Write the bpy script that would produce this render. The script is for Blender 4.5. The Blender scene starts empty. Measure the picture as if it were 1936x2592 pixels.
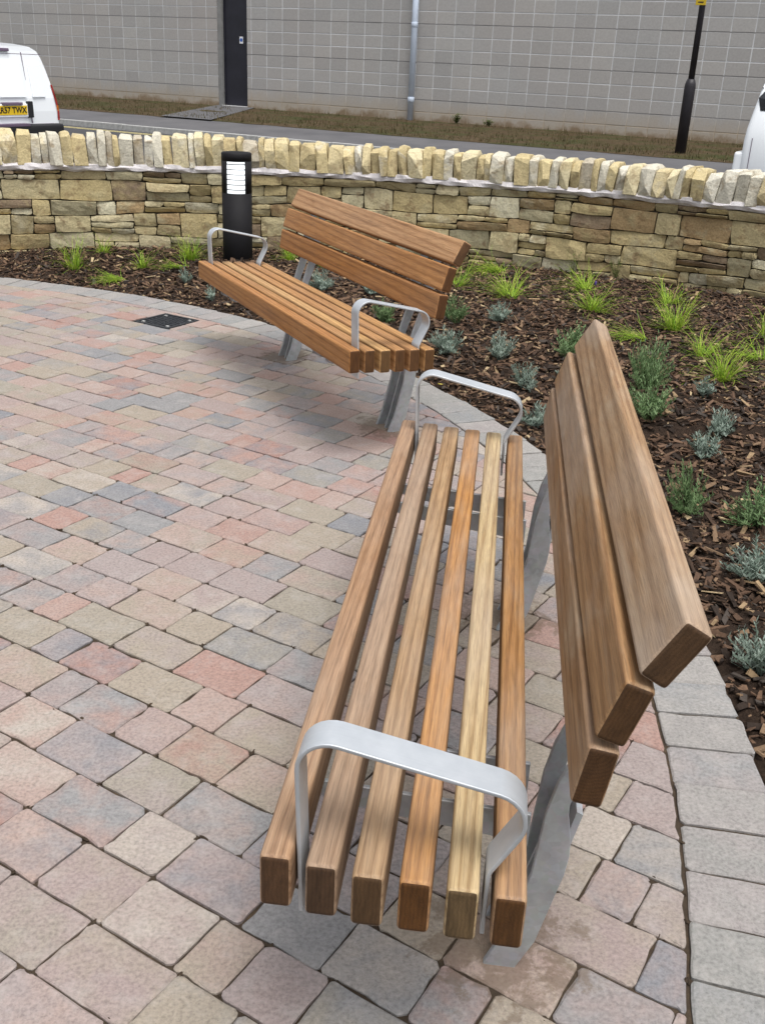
import bpy, bmesh, math, random
from mathutils import Vector, Matrix, noise

R = math.radians
rnd = random.Random(7)
scene = bpy.context.scene
C = scene.collection

# ------------------------------------------------------------------ camera
FPX, PITCH, ROLL, EYE = 2565.3, R(23.933), R(2.6457), 1.3859       # focal length in photo pixels (1936 wide)
fwd = Vector((0, math.cos(PITCH), -math.sin(PITCH)))
rgt = Vector((1, 0, 0))
upv = rgt.cross(fwd)
cr = math.cos(ROLL) * rgt + math.sin(ROLL) * upv
cu = -math.sin(ROLL) * rgt + math.cos(ROLL) * upv
cam_data = bpy.data.cameras.new('camera')
cam_data.sensor_fit = 'HORIZONTAL'
cam_data.sensor_width = 36.0
cam_data.lens = FPX / 1936 * 36.0
cam_data.clip_start = 0.05
cam_data.clip_end = 2000
cam = bpy.data.objects.new('camera', cam_data)
C.objects.link(cam)
m = Matrix((cr, cu, -fwd)).transposed().to_4x4()
m.translation = Vector((0, 0, EYE))
cam.matrix_world = m
scene.camera = cam

# ------------------------------------------------------------------ light: bright overcast
SUN_EL, SUN_AZ = R(70), R(150)           # azimuth of the sun, clockwise from +Y
world = bpy.data.worlds.new('World')
scene.world = world
world.use_nodes = True
wn = world.node_tree
wn.nodes.clear()
sky = wn.nodes.new('ShaderNodeTexSky')
sky.sky_type = 'NISHITA'
sky.sun_disc = False
sky.sun_elevation = SUN_EL
sky.sun_rotation = SUN_AZ
sky.air_density = 1.0
sky.dust_density = 4.0
sky.ozone_density = 1.0
hs = wn.nodes.new('ShaderNodeHueSaturation')
hs.inputs['Saturation'].default_value = 0.22
bg = wn.nodes.new('ShaderNodeBackground')
bg.inputs['Strength'].default_value = 0.13
wo = wn.nodes.new('ShaderNodeOutputWorld')
wn.links.new(sky.outputs[0], hs.inputs['Color'])
wn.links.new(hs.outputs[0], bg.inputs[0])
wn.links.new(bg.outputs[0], wo.inputs[0])
sun_data = bpy.data.lights.new('sun', 'SUN')
sun_data.energy = 1.35
sun_data.angle = R(28)
sun_data.color = (1.0, 0.97, 0.93)
sun = bpy.data.objects.new('sun', sun_data)
C.objects.link(sun)
sdir = Vector((math.sin(SUN_AZ) * math.cos(SUN_EL), math.cos(SUN_AZ) * math.cos(SUN_EL), math.sin(SUN_EL)))
sun.rotation_euler = (-sdir).to_track_quat('-Z', 'Y').to_euler()
sun.location = sdir * 30
vs = scene.view_settings
vs.view_transform = 'Standard'
vs.look = 'None'
vs.exposure = 0.76
vs.gamma = 1.0
vs.use_curve_mapping = False

# ------------------------------------------------------------------ helpers
def at(px, py, z=0.0):
    """point at height z under a spot of the photograph (1652-wide view)"""
    k = 1936 / 1652
    d = fwd + (px * k - 968) / FPX * cr + (1296 - py * k) / FPX * cu
    t = (z - EYE) / d.z
    return Vector((0, 0, EYE)) + t * d

def to_px(p):
    d = p - Vector((0, 0, EYE))
    zz = d.dot(fwd)
    if zz < 0.05:
        return None
    return 968 + FPX * d.dot(cr) / zz, 1296 - FPX * d.dot(cu) / zz, zz

def obj(name, me, mat=None, parent=None, kind=None, label=None, cat=None, group=None):
    if isinstance(me, bmesh.types.BMesh):
        b = me
        me = bpy.data.meshes.new(name)
        b.to_mesh(me)
        b.free()
    o = bpy.data.objects.new(name, me)
    C.objects.link(o)
    if mat and not me.materials:
        me.materials.append(mat)
    if parent:
        o.parent = parent
    if kind: o['kind'] = kind
    if label: o['label'] = label
    if cat: o['category'] = cat
    if group: o['group'] = group
    return o

def empty(name, loc=(0, 0, 0), rz=0, label=None, cat=None, group=None, kind=None):
    o = bpy.data.objects.new(name, None)
    C.objects.link(o)
    o.location = loc
    o.rotation_euler = (0, 0, rz)
    if label: o['label'] = label
    if cat: o['category'] = cat
    if group: o['group'] = group
    if kind: o['kind'] = kind
    return o

def mesh_py(name, v, f, smooth=False):
    me = bpy.data.meshes.new(name)
    me.from_pydata(v, [], f)
    if smooth:
        me.polygons.foreach_set('use_smooth', [True] * len(me.polygons))
    me.update()
    return me

def box_bm(x0, x1, y0, y1, z0, z1, bev=0.0, seg=1, bm=None):
    b = bmesh.new()
    bmesh.ops.create_cube(b, size=1)
    for v in b.verts:
        v.co = Vector(((x0 + x1) / 2 + v.co.x * (x1 - x0), (y0 + y1) / 2 + v.co.y * (y1 - y0), (z0 + z1) / 2 + v.co.z * (z1 - z0)))
    if bev:
        bmesh.ops.bevel(b, geom=b.edges[:], offset=bev, segments=seg, profile=0.6, affect='EDGES')
    if bm is not None:
        join_bm(bm, b)
        return bm
    return b

def join_bm(dst, src, mat=None):
    vm = {}
    for v in src.verts:
        vm[v] = dst.verts.new(mat @ v.co if mat else v.co)
    for f in src.faces:
        try:
            dst.faces.new([vm[v] for v in f.verts]).smooth = f.smooth
        except ValueError:
            pass
    src.free()

def prism_yz(poly, x0, x1, bev=0.0015, bm=None):
    """plate with outline poly in the (y,z) plane, between x0 and x1"""
    b = bmesh.new()
    a = [b.verts.new((x0, y, z)) for y, z in poly]
    c = [b.verts.new((x1, y, z)) for y, z in poly]
    b.faces.new(a)
    b.faces.new(c[::-1])
    n = len(poly)
    for i in range(n):
        b.faces.new((a[i], c[i], c[(i + 1) % n], a[(i + 1) % n]))
    bmesh.ops.recalc_face_normals(b, faces=b.faces[:])
    if bev:
        bmesh.ops.bevel(b, geom=b.edges[:], offset=bev, segments=1, affect='EDGES')
    if bm is not None:
        join_bm(bm, b)
        return bm
    return b

def lathe_bm(profile, n=24, cap=True):
    b = bmesh.new()
    rings = []
    for r, z in profile:
        rings.append([b.verts.new((r * math.cos(2 * math.pi * i / n), r * math.sin(2 * math.pi * i / n), z)) for i in range(n)])
    for k in range(len(rings) - 1):
        for i in range(n):
            f = b.faces.new((rings[k][i], rings[k][(i + 1) % n], rings[k + 1][(i + 1) % n], rings[k + 1][i]))
            f.smooth = True
    if cap:
        b.faces.new(rings[0][::-1])
        b.faces.new(rings[-1])
    return b

# ------------------------------------------------------------------ materials
class NT:
    def __init__(s, name, rough=0.8, spec=0.3):
        s.m = bpy.data.materials.new(name)
        s.m.use_nodes = True
        s.t = s.m.node_tree
        s.b = s.t.nodes['Principled BSDF']
        s.b.inputs['Roughness'].default_value = rough
        s.b.inputs['Specular IOR Level'].default_value = spec
    def n(s, kind, **k):
        nd = s.t.nodes.new('ShaderNode' + kind)
        for a, v in k.items():
            setattr(nd, a, v)
        return nd
    def l(s, a, b):
        s.t.links.new(a, b)
    def val(s, x, sock):
        if hasattr(x, 'is_linked') or hasattr(x, 'links'):
            s.l(x, sock)
        else:
            sock.default_value = x
    def math(s, op, a, b=None, c=None, clamp=False):
        nd = s.n('Math', operation=op, use_clamp=clamp)
        for i, x in enumerate((a, b, c)):
            if x is not None:
                s.val(x, nd.inputs[i])
        return nd.outputs[0]
    def coord(s, which='Object'):
        return s.n('TexCoord').outputs[which]
    def pos(s):
        return s.n('NewGeometry').outputs['Position']
    def mapping(s, vec, scale=(1, 1, 1), loc=(0, 0, 0), rot=(0, 0, 0)):
        nd = s.n('Mapping')
        s.l(vec, nd.inputs[0])
        nd.inputs['Scale'].default_value = scale
        nd.inputs['Location'].default_value = loc
        nd.inputs['Rotation'].default_value = rot
        return nd.outputs[0]
    def noise(s, vec, scale, detail=4, rough=0.55, dist=0.0):
        nd = s.n('TexNoise')
        if vec is not None:
            s.l(vec, nd.inputs['Vector'])
        nd.inputs['Scale'].default_value = scale
        nd.inputs['Detail'].default_value = detail
        nd.inputs['Roughness'].default_value = rough
        nd.inputs['Distortion'].default_value = dist
        return nd.outputs['Fac']
    def ramp(s, fac, stops, interp='LINEAR'):
        nd = s.n('ValToRGB')
        nd.color_ramp.interpolation = interp
        e = nd.color_ramp.elements
        while len(e) > 1:
            e.remove(e[-1])
        for i, (p, c) in enumerate(stops):
            el = e[0] if i == 0 else e.new(p)
            el.position = p
            el.color = (*c, 1) if isinstance(c, (tuple, list)) else (c, c, c, 1)
        s.val(fac, nd.inputs[0])
        return nd.outputs[0]
    def mix(s, fac, a, b, mode='MIX'):
        nd = s.n('Mix', data_type='RGBA', blend_type=mode)
        s.val(fac, nd.inputs[0])
        for x, i in ((a, 6), (b, 7)):
            if isinstance(x, tuple):
                nd.inputs[i].default_value = (*x, 1)
            else:
                s.l(x, nd.inputs[i])
        return nd.outputs[2]
    def hsv(s, col, h=0.5, sat=1.0, v=1.0):
        nd = s.n('HueSaturation')
        s.l(col, nd.inputs['Color'])
        s.val(h, nd.inputs['Hue'])
        s.val(sat, nd.inputs['Saturation'])
        s.val(v, nd.inputs['Value'])
        return nd.outputs[0]
    def col(s, c):
        if isinstance(c, tuple):
            s.b.inputs['Base Color'].default_value = (*c, 1)
        else:
            s.l(c, s.b.inputs['Base Color'])
        return s
    def rough(s, r):
        s.val(r, s.b.inputs['Roughness'])
    def bump(s, h, strength=0.4, dist=0.01):
        nd = s.n('Bump')
        nd.inputs['Strength'].default_value = strength
        nd.inputs['Distance'].default_value = dist
        s.l(h, nd.inputs['Height'])
        s.l(nd.outputs[0], s.b.inputs['Normal'])

def island_random(t):
    """one random number for each object and each loose piece of a joined mesh"""
    a = t.n('ObjectInfo').outputs['Random']
    b = t.n('NewGeometry').outputs['Random Per Island']
    return t.math('FRACT', t.math('ADD', a, t.math('MULTIPLY', b, 7.31)))

def simple(name, c, rough=0.6, metal=0.0, spec=0.4, var=0.0, scale=20, bump=0.0):
    t = NT(name, rough, spec)
    t.b.inputs['Metallic'].default_value = metal
    if var:
        f = t.noise(t.coord(), scale, 5, 0.6)
        lo = tuple(x * (1 - var) for x in c)
        hi = tuple(min(1, x * (1 + var)) for x in c)
        t.col(t.ramp(f, [(0.3, lo), (0.7, hi)]))
        if bump:
            t.bump(f, bump, 0.004)
    else:
        t.col(c)
    return t.m

M = {}
FEET = []          # (x, y) of the bench feet, filled below, for the dirt stains and painted contact shade round them

def bench_frame(k):
    x, y, a = ((-0.1403, 1.0153, 84.0619), (-0.1423, 3.5383, 117.7507))[k]
    a = R(a)
    return Vector((x, y, 0)), Vector((math.cos(a), math.sin(a), 0)), Vector((math.sin(a), -math.cos(a), 0)), a

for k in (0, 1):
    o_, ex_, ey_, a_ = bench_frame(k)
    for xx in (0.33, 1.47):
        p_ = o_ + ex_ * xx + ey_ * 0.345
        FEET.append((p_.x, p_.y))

def make_materials():
    # tumbled concrete pavers of many blended tones
    for edging in (False, True):
        t = NT('edging_paver' if edging else 'paver', 0.85, 0.25)
        r1 = island_random(t)
        if not edging:
            stops = [(0.0, (.285, .245, .198)), (0.16, (.318, .242, .212)), (0.32, (.222, .217, .216)), (0.44, (.282, .226, .211)),
                 (0.56, (.188, .19, .203)), (0.65, (.262, .235, .194)), (0.74, (.312, .21, .18)), (0.82, (.28, .236, .224)), (0.90, (.345, .304, .265)), (0.955, (.29, .18, .152))]
        else:
            stops = [(0.0, (.262, .25, .238)), (0.25, (.224, .227, .228)), (0.5, (.27, .248, .24)), (0.7, (.24, .236, .224)), (0.88, (.288, .275, .26))]
        c1 = t.ramp(r1, stops, 'CONSTANT')
        r2 = t.math('FRACT', t.math('MULTIPLY', r1, 13.7))
        c2 = t.ramp(r2, stops, 'CONSTANT')
        p = t.pos()
        sh = t.n('VectorMath', operation='ADD')
        t.l(p, sh.inputs[0])
        cmb = t.n('CombineXYZ')
        t.l(t.math('MULTIPLY', r1, 37.0), cmb.inputs[0])
        t.l(cmb.outputs[0], sh.inputs[1])
        blot = t.ramp(t.noise(sh.outputs[0], 9, 4, 0.6, 0.4), [(0.38, 0.0), (0.66, 0.8)])
        c = t.mix(blot, c1, c2)
        fine = t.noise(p, 130, 5, 0.7)
        c = t.mix(0.85, c, t.ramp(fine, [(0.28, .56), (0.5, 0.98), (0.74, 1.34)]), 'MULTIPLY')
        bloom = t.ramp(t.noise(p, 15, 6, 0.7, .5), [(0.5, 0.0), (0.75, 0.42)])
        c = t.mix(bloom, c, (.40, .375, .35))
        spk = t.ramp(t.noise(p, 260, 2, 0.5), [(0.69, 0.0), (0.74, 0.5)])
        c = t.mix(spk, c, (.10, .085, .07))
        # damp soil tracked round the bench feet, deepened as painted contact shadow
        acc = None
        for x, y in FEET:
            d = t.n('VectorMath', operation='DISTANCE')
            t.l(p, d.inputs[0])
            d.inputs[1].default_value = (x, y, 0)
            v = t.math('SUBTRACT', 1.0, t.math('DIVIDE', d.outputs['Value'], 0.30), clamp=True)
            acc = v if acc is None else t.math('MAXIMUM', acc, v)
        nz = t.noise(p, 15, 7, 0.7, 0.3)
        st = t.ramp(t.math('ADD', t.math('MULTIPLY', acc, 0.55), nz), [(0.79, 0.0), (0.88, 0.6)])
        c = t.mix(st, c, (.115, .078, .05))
        t.col(c)
        t.bump(t.math('ADD', fine, t.math('MULTIPLY', t.noise(p, 40, 4, 0.6), 1.5)), 0.5, 0.004)
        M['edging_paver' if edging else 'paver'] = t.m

    t = NT('jointing_sand', 0.95, 0.1)
    p = t.pos()
    t.col(t.ramp(t.noise(p, 30, 6, 0.7), [(0.25, (.035, .026, .02)), (0.55, (.06, .045, .032)), (0.8, (.13, .09, .055))]))
    t.bump(t.noise(p, 160, 4, 0.7), 0.6, 0.004)
    M['sand'] = t.m

    # oiled hardwood; tone from the object's own colour, darker end grain
    t = NT('hardwood', 0.62, 0.3)
    oi = t.n('ObjectInfo')
    oc = t.coord('Object')
    off = t.n('VectorMath', operation='ADD')
    cmb = t.n('CombineXYZ')
    t.l(t.math('MULTIPLY', oi.outputs['Random'], 23.0), cmb.inputs[0])
    t.l(t.math('MULTIPLY', oi.outputs['Random'], 11.0), cmb.inputs[1])
    t.l(oc, off.inputs[0])
    t.l(cmb.outputs[0], off.inputs[1])
    v = off.outputs[0]
    g1 = t.noise(t.mapping(v, (2.2, 70, 70)), 1.0, 5, 0.6, 0.9)
    g2 = t.noise(t.mapping(v, (16, 420, 420)), 1.0, 3, 0.6, 0.2)
    g3 = t.noise(t.mapping(v, (3.0, 14, 14)), 1.0, 5, 0.65, 0.8)
    g4 = t.noise(t.mapping(v, (45, 900, 900)), 1.0, 2, 0.5)
    k = t.ramp(g1, [(0.28, (.70, .64, .58)), (0.46, (.95, .92, .90)), (0.6, (1.05, 1.05, 1.05)), (0.74, (1.2, 1.22, 1.24))])
    c = t.mix(1.0, oi.outputs['Color'], k, 'MULTIPLY')
    c = t.mix(0.85, c, t.ramp(g2, [(0.32, .68), (0.5, 1.0), (0.68, 1.2)]), 'MULTIPLY')
    c = t.mix(t.ramp(g4, [(0.62, 0.0), (0.70, 0.28)]), c, (.085, .047, .026))
    c = t.mix(t.math('MULTIPLY', oi.outputs['Alpha'], t.ramp(g3, [(0.48, 0.0), (0.72, 0.6)])), c, (.36, .285, .20))
    wv = t.n('TexWave', wave_type='BANDS', bands_direction='DIAGONAL')
    t.l(t.mapping(v, (0.55, 30, 17)), wv.inputs['Vector'])
    wv.inputs['Scale'].default_value = 1.3
    wv.inputs['Distortion'].default_value = 8.0
    wv.inputs['Detail'].default_value = 4.0
    wv.inputs['Detail Scale'].default_value = 0.8
    wv.inputs['Detail Roughness'].default_value = 0.6
    c = t.mix(0.75, c, t.ramp(wv.outputs['Fac'], [(0.0, (.66, .58, .5)), (0.25, (.95, .93, .9)), (0.7, (1.08, 1.08, 1.08)), (1.0, (1.14, 1.16, 1.18))]), 'MULTIPLY')
    g5 = t.noise(t.mapping(v, (1.1, 3, 3)), 1.0, 4, 0.6, 0.4)
    c = t.mix(t.math('MULTIPLY', oi.outputs['Alpha'], t.ramp(g5, [(0.42, 0.0), (0.66, 0.8)])), c, t.mix(1.0, t.ramp(g2, [(0.3, .8), (0.7, 1.15)]), (.375, .295, .228), 'MULTIPLY'))
    c = t.mix(t.ramp(g3, [(0.28, 0.35), (0.42, 0.0)]), c, t.hsv(c, 0.495, 1.2, 0.72))
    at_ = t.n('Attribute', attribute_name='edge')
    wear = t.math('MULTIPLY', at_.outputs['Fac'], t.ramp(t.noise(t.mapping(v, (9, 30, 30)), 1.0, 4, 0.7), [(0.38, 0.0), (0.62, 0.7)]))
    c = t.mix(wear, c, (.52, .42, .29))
    # end grain: faces whose own normal points along the board
    gn = t.n('TexCoord').outputs['Normal']
    sx = t.n('SeparateXYZ')
    t.l(gn, sx.inputs[0])
    eg = t.math('GREATER_THAN', t.math('ABSOLUTE', sx.outputs[0]), 0.8)
    egn = t.noise(t.mapping(v, (30, 60, 18)), 1.0, 4, 0.6, 0.8)
    rg = t.n('TexWave', wave_type='RINGS', rings_direction='X')
    t.l(t.mapping(v, (1, 1, 1), (0, .012, -.05)), rg.inputs['Vector'])
    rg.inputs['Scale'].default_value = 55
    rg.inputs['Distortion'].default_value = 5.0
    rg.inputs['Detail'].default_value = 2.0
    egc = t.mix(1.0, oi.outputs['Color'], t.ramp(egn, [(0.3, (.17, .145, .125)), (0.7, (.31, .265, .23))]), 'MULTIPLY')  # end grain tone, darkened further to stand in for shade on the ends
    egc = t.mix(0.35, egc, t.ramp(rg.outputs['Fac'], [(0.0, .62), (0.5, 1.0), (1.0, 1.2)]), 'MULTIPLY')
    c = t.mix(eg, c, egc)
    t.col(c)
    t.bump(t.math('ADD', g2, t.math('MULTIPLY', g1, 0.5)), 0.25, 0.003)
    t.rough(t.ramp(g1, [(0.3, .5), (0.7, .7)]))
    M['wood'] = t.m

    t = NT('galvanised_steel', 0.42, 0.5)
    t.b.inputs['Metallic'].default_value = 0.5
    oc = t.coord('Object')
    f = t.n('TexVoronoi')
    t.l(oc, f.inputs['Vector'])
    f.inputs['Scale'].default_value = 70
    big = t.noise(oc, 9, 5, 0.65)
    c = t.mix(0.16, t.ramp(big, [(0.3, (.23, .27, .305)), (0.7, (.42, .46, .50))]), f.outputs['Color'], 'SOFT_LIGHT')
    c = t.hsv(c, 0.5, 0.35, 1.0)
    rust = t.ramp(t.noise(oc, 17, 4, 0.6), [(0.70, 0.0), (0.80, 0.35)])
    c = t.mix(rust, c, (.36, .29, .2))
    t.col(c)
    t.rough(t.ramp(big, [(0.3, .45), (0.7, .62)]))
    t.bump(t.noise(oc, 60, 3, 0.5), 0.08, 0.002)
    M['galv'] = t.m
    t = NT('brushed_steel', 0.36, 0.5)
    t.b.inputs['Metallic'].default_value = 0.55
    oc = t.coord('Object')
    br = t.noise(t.mapping(oc, (300, 9, 9)), 1.0, 3, 0.5)
    t.col(t.ramp(t.noise(oc, 14, 4, 0.6), [(0.3, (.46, .49, .52)), (0.7, (.58, .605, .63))]))
    t.rough(t.ramp(br, [(0.3, .42), (0.7, .58)]))
    t.bump(br, 0.08, 0.001)
    M['brushed'] = t.m

    # rubble walling stone and paler freshly split coping stone
    for nm, stops, dirt in (('wall_stone', [(0.0, (.43, .35, .185)), (.2, (.36, .30, .17)), (.36, (.50, .43, .255)), (.52, (.38, .34, .22)), (.66, (.33, .235, .125)), (.78, (.22, .165, .11)), (.85, (.47, .41, .26)), (.93, (.55, .51, .37))], 0.60),
                            ('coping_stone', [(0.0, (.53, .44, .245)), (.18, (.45, .37, .205)), (.36, (.58, .51, .33)), (.52, (.53, .50, .41)), (.66, (.54, .455, .27)), (.78, (.42, .375, .29)), (.88, (.60, .57, .48))], 0.60)):
        t = NT(nm, 0.9, 0.2)
        r1 = island_random(t)
        c = t.ramp(r1, stops, 'CONSTANT')
        p = t.pos()
        r2 = t.math('FRACT', t.math('MULTIPLY', r1, 9.7))
        c2 = t.ramp(r2, stops, 'CONSTANT')
        c = t.mix(t.ramp(t.noise(p, 8, 4, 0.6, 0.5), [(0.5, 0.0), (0.66, 0.6)]), c, c2)
        iron = t.ramp(t.noise(p, 13, 5, 0.6, 0.3), [(dirt - .06, 0.0), (dirt + .07, 0.62)])
        c = t.mix(iron, c, (.17, .105, .055) if nm == 'wall_stone' else (.25, .18, .10))
        c = t.mix(0.85, c, t.ramp(t.noise(p, 85, 5, 0.65), [(0.25, .62), (0.5, .98), (0.75, 1.25)]), 'MULTIPLY')
        t.col(c)
        t.bump(t.math('ADD', t.noise(p, 45, 6, 0.65), t.math('MULTIPLY', t.noise(p, 14, 3, 0.5), 1.2)), 0.55, 0.012)
        M[nm] = t.m
    t = NT('lime_mortar', 0.95, 0.1)
    p = t.pos()
    t.col(t.ramp(t.noise(p, 25, 5, 0.6), [(0.3, (.54, .51, .515)), (0.7, (.74, .71, .715))]))
    t.bump(t.noise(p, 70, 4, 0.6), 0.5, 0.008)
    M['mortar'] = t.m
    M['core'] = simple('wall_core', (.055, .046, .034), 0.95, var=.4, scale=30)

    t = NT('soil', 0.95, 0.1)
    p = t.pos()
    t.col(t.ramp(t.noise(p, 35, 6, 0.7), [(0.3, (.018, .012, .009)), (0.6, (.042, .028, .02)), (0.8, (.085, .057, .038))]))
    t.bump(t.noise(p, 60, 5, 0.7), 0.8, 0.02)
    M['soil'] = t.m
    t = NT('bark', 0.85, 0.2)
    r1 = island_random(t)
    p = t.pos()
    c = t.ramp(r1, [(0.0, (.028, .019, .014)), (.22, (.058, .036, .024)), (.42, (.097, .058, .037)), (.62, (.135, .082, .052)), (.79, (.062, .05, .042)), (.87, (.19, .125, .076)), (.935, (.28, .195, .112)), (.978, (.42, .32, .19))], 'CONSTANT')
    c = t.mix(0.8, c, t.ramp(t.noise(p, 120, 4, 0.6), [(0.3, .6), (0.7, 1.25)]), 'MULTIPLY')
    t.col(c)
    M['bark'] = t.m

    def leaf(name, a, b, dead=None):
        t = NT(name, 0.55, 0.3)
        r = t.n('NewGeometry').outputs['Random Per Island']
        t.col(t.ramp(r, [(0.0, a), (0.9, b), (0.92, dead), (1.0, dead)] if dead else [(0.0, a), (1.0, b)]))
        tr = t.n('BsdfTranslucent')
        t.l(t.b.inputs['Base Color'].links[0].from_socket, tr.inputs['Color'])
        mx = t.n('MixShader')
        mx.inputs[0].default_value = 0.3
        t.l(t.b.outputs[0], mx.inputs[1])
        t.l(tr.outputs[0], mx.inputs[2])
        t.l(mx.outputs[0], t.t.nodes['Material Output'].inputs['Surface'])
        return t.m
    M['grass'] = leaf('sedge_blade', (.12, .26, .018), (.40, .53, .05), (.40, .33, .13))
    M['lav'] = leaf('lavender_leaf', (.14, .195, .15), (.34, .41, .35))
    M['lavg'] = leaf('green_lavender_leaf', (.09, .165, .06), (.20, .29, .13))
    M['flower'] = simple('purple_flower', (.07, .045, .2), 0.7)
    M['weed'] = leaf('weed_leaf', (.075, .12, .03), (.2, .23, .075))
    M['dry'] = leaf('verge_grass', (.05, .052, .018), (.15, .115, .055))
    M['yellow_leaf'] = simple('yellow_leaf', (.62, .52, .09), 0.5, var=.25, scale=90)

    t = NT('asphalt', 0.9, 0.2)
    p = t.pos()
    f = t.noise(p, 90, 4, 0.7)
    t.col(t.mix(0.7, t.ramp(t.noise(p, .8, 4, .6), [(0.3, (.05, .051, .056)), (0.7, (.07, .07, .075))]), t.ramp(f, [(0.3, .6), (0.7, 1.3)]), 'MULTIPLY'))
    t.bump(f, 0.4, 0.004)
    M['road'] = t.m
    t = NT('footway', 0.9, 0.2)
    p = t.pos()
    f = t.noise(p, 70, 4, 0.7)
    t.col(t.mix(0.6, t.ramp(t.noise(p, 1.1, 5, .6), [(0.3, (.088, .087, .092)), (0.7, (.125, .122, .126))]), t.ramp(f, [(0.3, .7), (0.7, 1.2)]), 'MULTIPLY'))
    M['footway'] = t.m
    M['kerb'] = simple('kerb_concrete', (.33, .33, .32), 0.9, var=.25, scale=14)
    M['path'] = simple('concrete_path', (.16, .152, .14), 0.9, var=.2, scale=6)
    M['yellow_line'] = simple('worn_yellow_paint', (.50, .43, .20), 0.8, var=.3, scale=18)
    t = NT('verge', 0.95, 0.1)
    p = t.pos()
    t.col(t.mix(t.ramp(t.noise(p, .9, 4, .6), [(0.45, 0.0), (0.65, 1.0)]), t.ramp(t.noise(p, 7, 6, .7), [(0.3, (.035, .025, .014)), (0.7, (.10, .070, .040))]), t.ramp(t.noise(p, 11, 5, .7), [(0.3, (.025, .027, .010)), (0.7, (.062, .065, .024))])))
    M['verge'] = t.m

    t = NT('concrete_block', 0.9, 0.2)
    r1 = island_random(t)
    p = t.pos()
    c = t.ramp(r1, [(0.0, (.345, .337, .328)), (.3, (.372, .366, .358)), (.55, (.328, .322, .315)), (.75, (.388, .378, .364)), (1.0, (.35, .342, .332))])
    c = t.mix(0.6, c, t.ramp(t.noise(p, 22, 6, .75), [(0.25, .72), (0.75, 1.22)]), 'MULTIPLY')
    c = t.mix(t.ramp(t.noise(p, .45, 3, .5), [(0.4, 0.0), (0.75, 0.3)]), c, (.38, .33, .30))
    sx = t.n('SeparateXYZ')
    t.l(p, sx.inputs[0])
    hgt = t.math('ADD', sx.outputs[2], t.math('MULTIPLY', t.noise(p, 1.7, 5, .7), 0.7))
    c = t.mix(t.ramp(hgt, [(0.30, 0.95), (0.50, 0.62), (0.92, 0.0)]), c, (.36, .30, .225))
    c = t.mix(t.ramp(hgt, [(0.36, 0.75), (0.50, 0.0)]), c, (.17, .115, .065))
    t.col(c)
    M['block'] = t.m
    t = NT('block_mortar', 0.9, 0.2)
    p = t.pos()
    sx = t.n('SeparateXYZ')
    t.l(p, sx.inputs[0])
    hgt = t.math('ADD', sx.outputs[2], t.math('MULTIPLY', t.noise(p, 1.3, 5, .7), 0.5))
    c = t.mix(t.ramp(hgt, [(0.45, 1.0), (0.95, 0.0)]), t.ramp(t.noise(p, .9, 5, .7), [(0.3, (.46, .465, .47)), (0.6, (.60, .61, .62))]), (.36, .30, .23))
    t.col(c)
    M['block_mortar'] = t.m
    M['joint_dark'] = simple('shadow_joint', (.24, .235, .235), 0.9)
    M['door'] = simple('navy_door_paint', (.016, .016, .024), 0.45, var=.2, scale=3)
    M['reveal'] = simple('door_reveal', (.20, .20, .195), 0.8, var=.15, scale=6)
    M['sill'] = simple('threshold', (.45, .45, .45), 0.6)
    M['pipe'] = simple('pale_blue_pipe', (.50, .57, .68), 0.4, var=.08, scale=3)
    M['white_plate'] = simple('white_sign', (.75, .76, .78), 0.5)
    M['blue'] = simple('blue_sign', (.045, .12, .42), 0.5)
    M['black_paint'] = simple('black_paint', (.007, .0065, .008), 0.7, spec=.25, var=.3, scale=8)
    M['lamp_black'] = simple('lamp_post_black', (.016, .014, .018), 0.5, var=.3, scale=4)
    M['sign_yellow'] = simple('yellow_sign', (.52, .36, .015), 0.5, var=.12, scale=30)
    M['ink'] = simple('black_ink', (.012, .012, .012), 0.6)
    M['plate_yellow'] = simple('yellow_number_plate', (.75, .50, .02), 0.4)
    M['van_white'] = simple('white_van_paint', (.86, .89, .91), 0.28, spec=.5)
    M['van_black'] = simple('black_bumper', (.012, .012, .014), 0.55)
    M['van_grey'] = simple('grey_lamp_smoke', (.12, .085, .13), 0.4)
    M['glass'] = simple('dark_glass', (.012, .014, .017), 0.08, spec=.6)
    M['red'] = simple('red_lens', (.35, .02, .015), 0.25, spec=.6)
    M['orange'] = simple('orange_lens', (.55, .15, .01), 0.25, spec=.6)
    M['tyre'] = simple('tyre', (.015, .015, .015), 0.85)
    M['hub'] = simple('steel_wheel', (.35, .36, .37), 0.4, metal=.6)
    t = NT('lit_lens', 0.4, 0.4)
    t.col((.85, .87, .88))
    t.b.inputs['Emission Color'].default_value = (.92, .97, 1, 1)
    t.b.inputs['Emission Strength'].default_value = 0.75
    M['lens'] = t.m
    M['louvre'] = simple('louvre', (.10, .10, .11), 0.4)
    t = NT('cast_iron', 0.55, 0.5)
    oc = t.pos()
    t.b.inputs['Metallic'].default_value = 0.4
    t.col(t.ramp(t.noise(oc, 45, 5, .7), [(0.35, (.016, .018, .022)), (0.62, (.04, .044, .05)), (0.78, (.22, .235, .24))]))
    M['iron'] = t.m
make_materials()

# ------------------------------------------------------------------ road, footway, building behind the wall
TH = R(28.13)
AX = Vector((math.cos(TH), -math.sin(TH), 0))      # along the road, to the right
NX = Vector((math.sin(TH), math.cos(TH), 0))       # across the road, away from the camera
def W(a, n, z=0.0):
    return AX * a + NX * n + Vector((0, 0, z))

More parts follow.
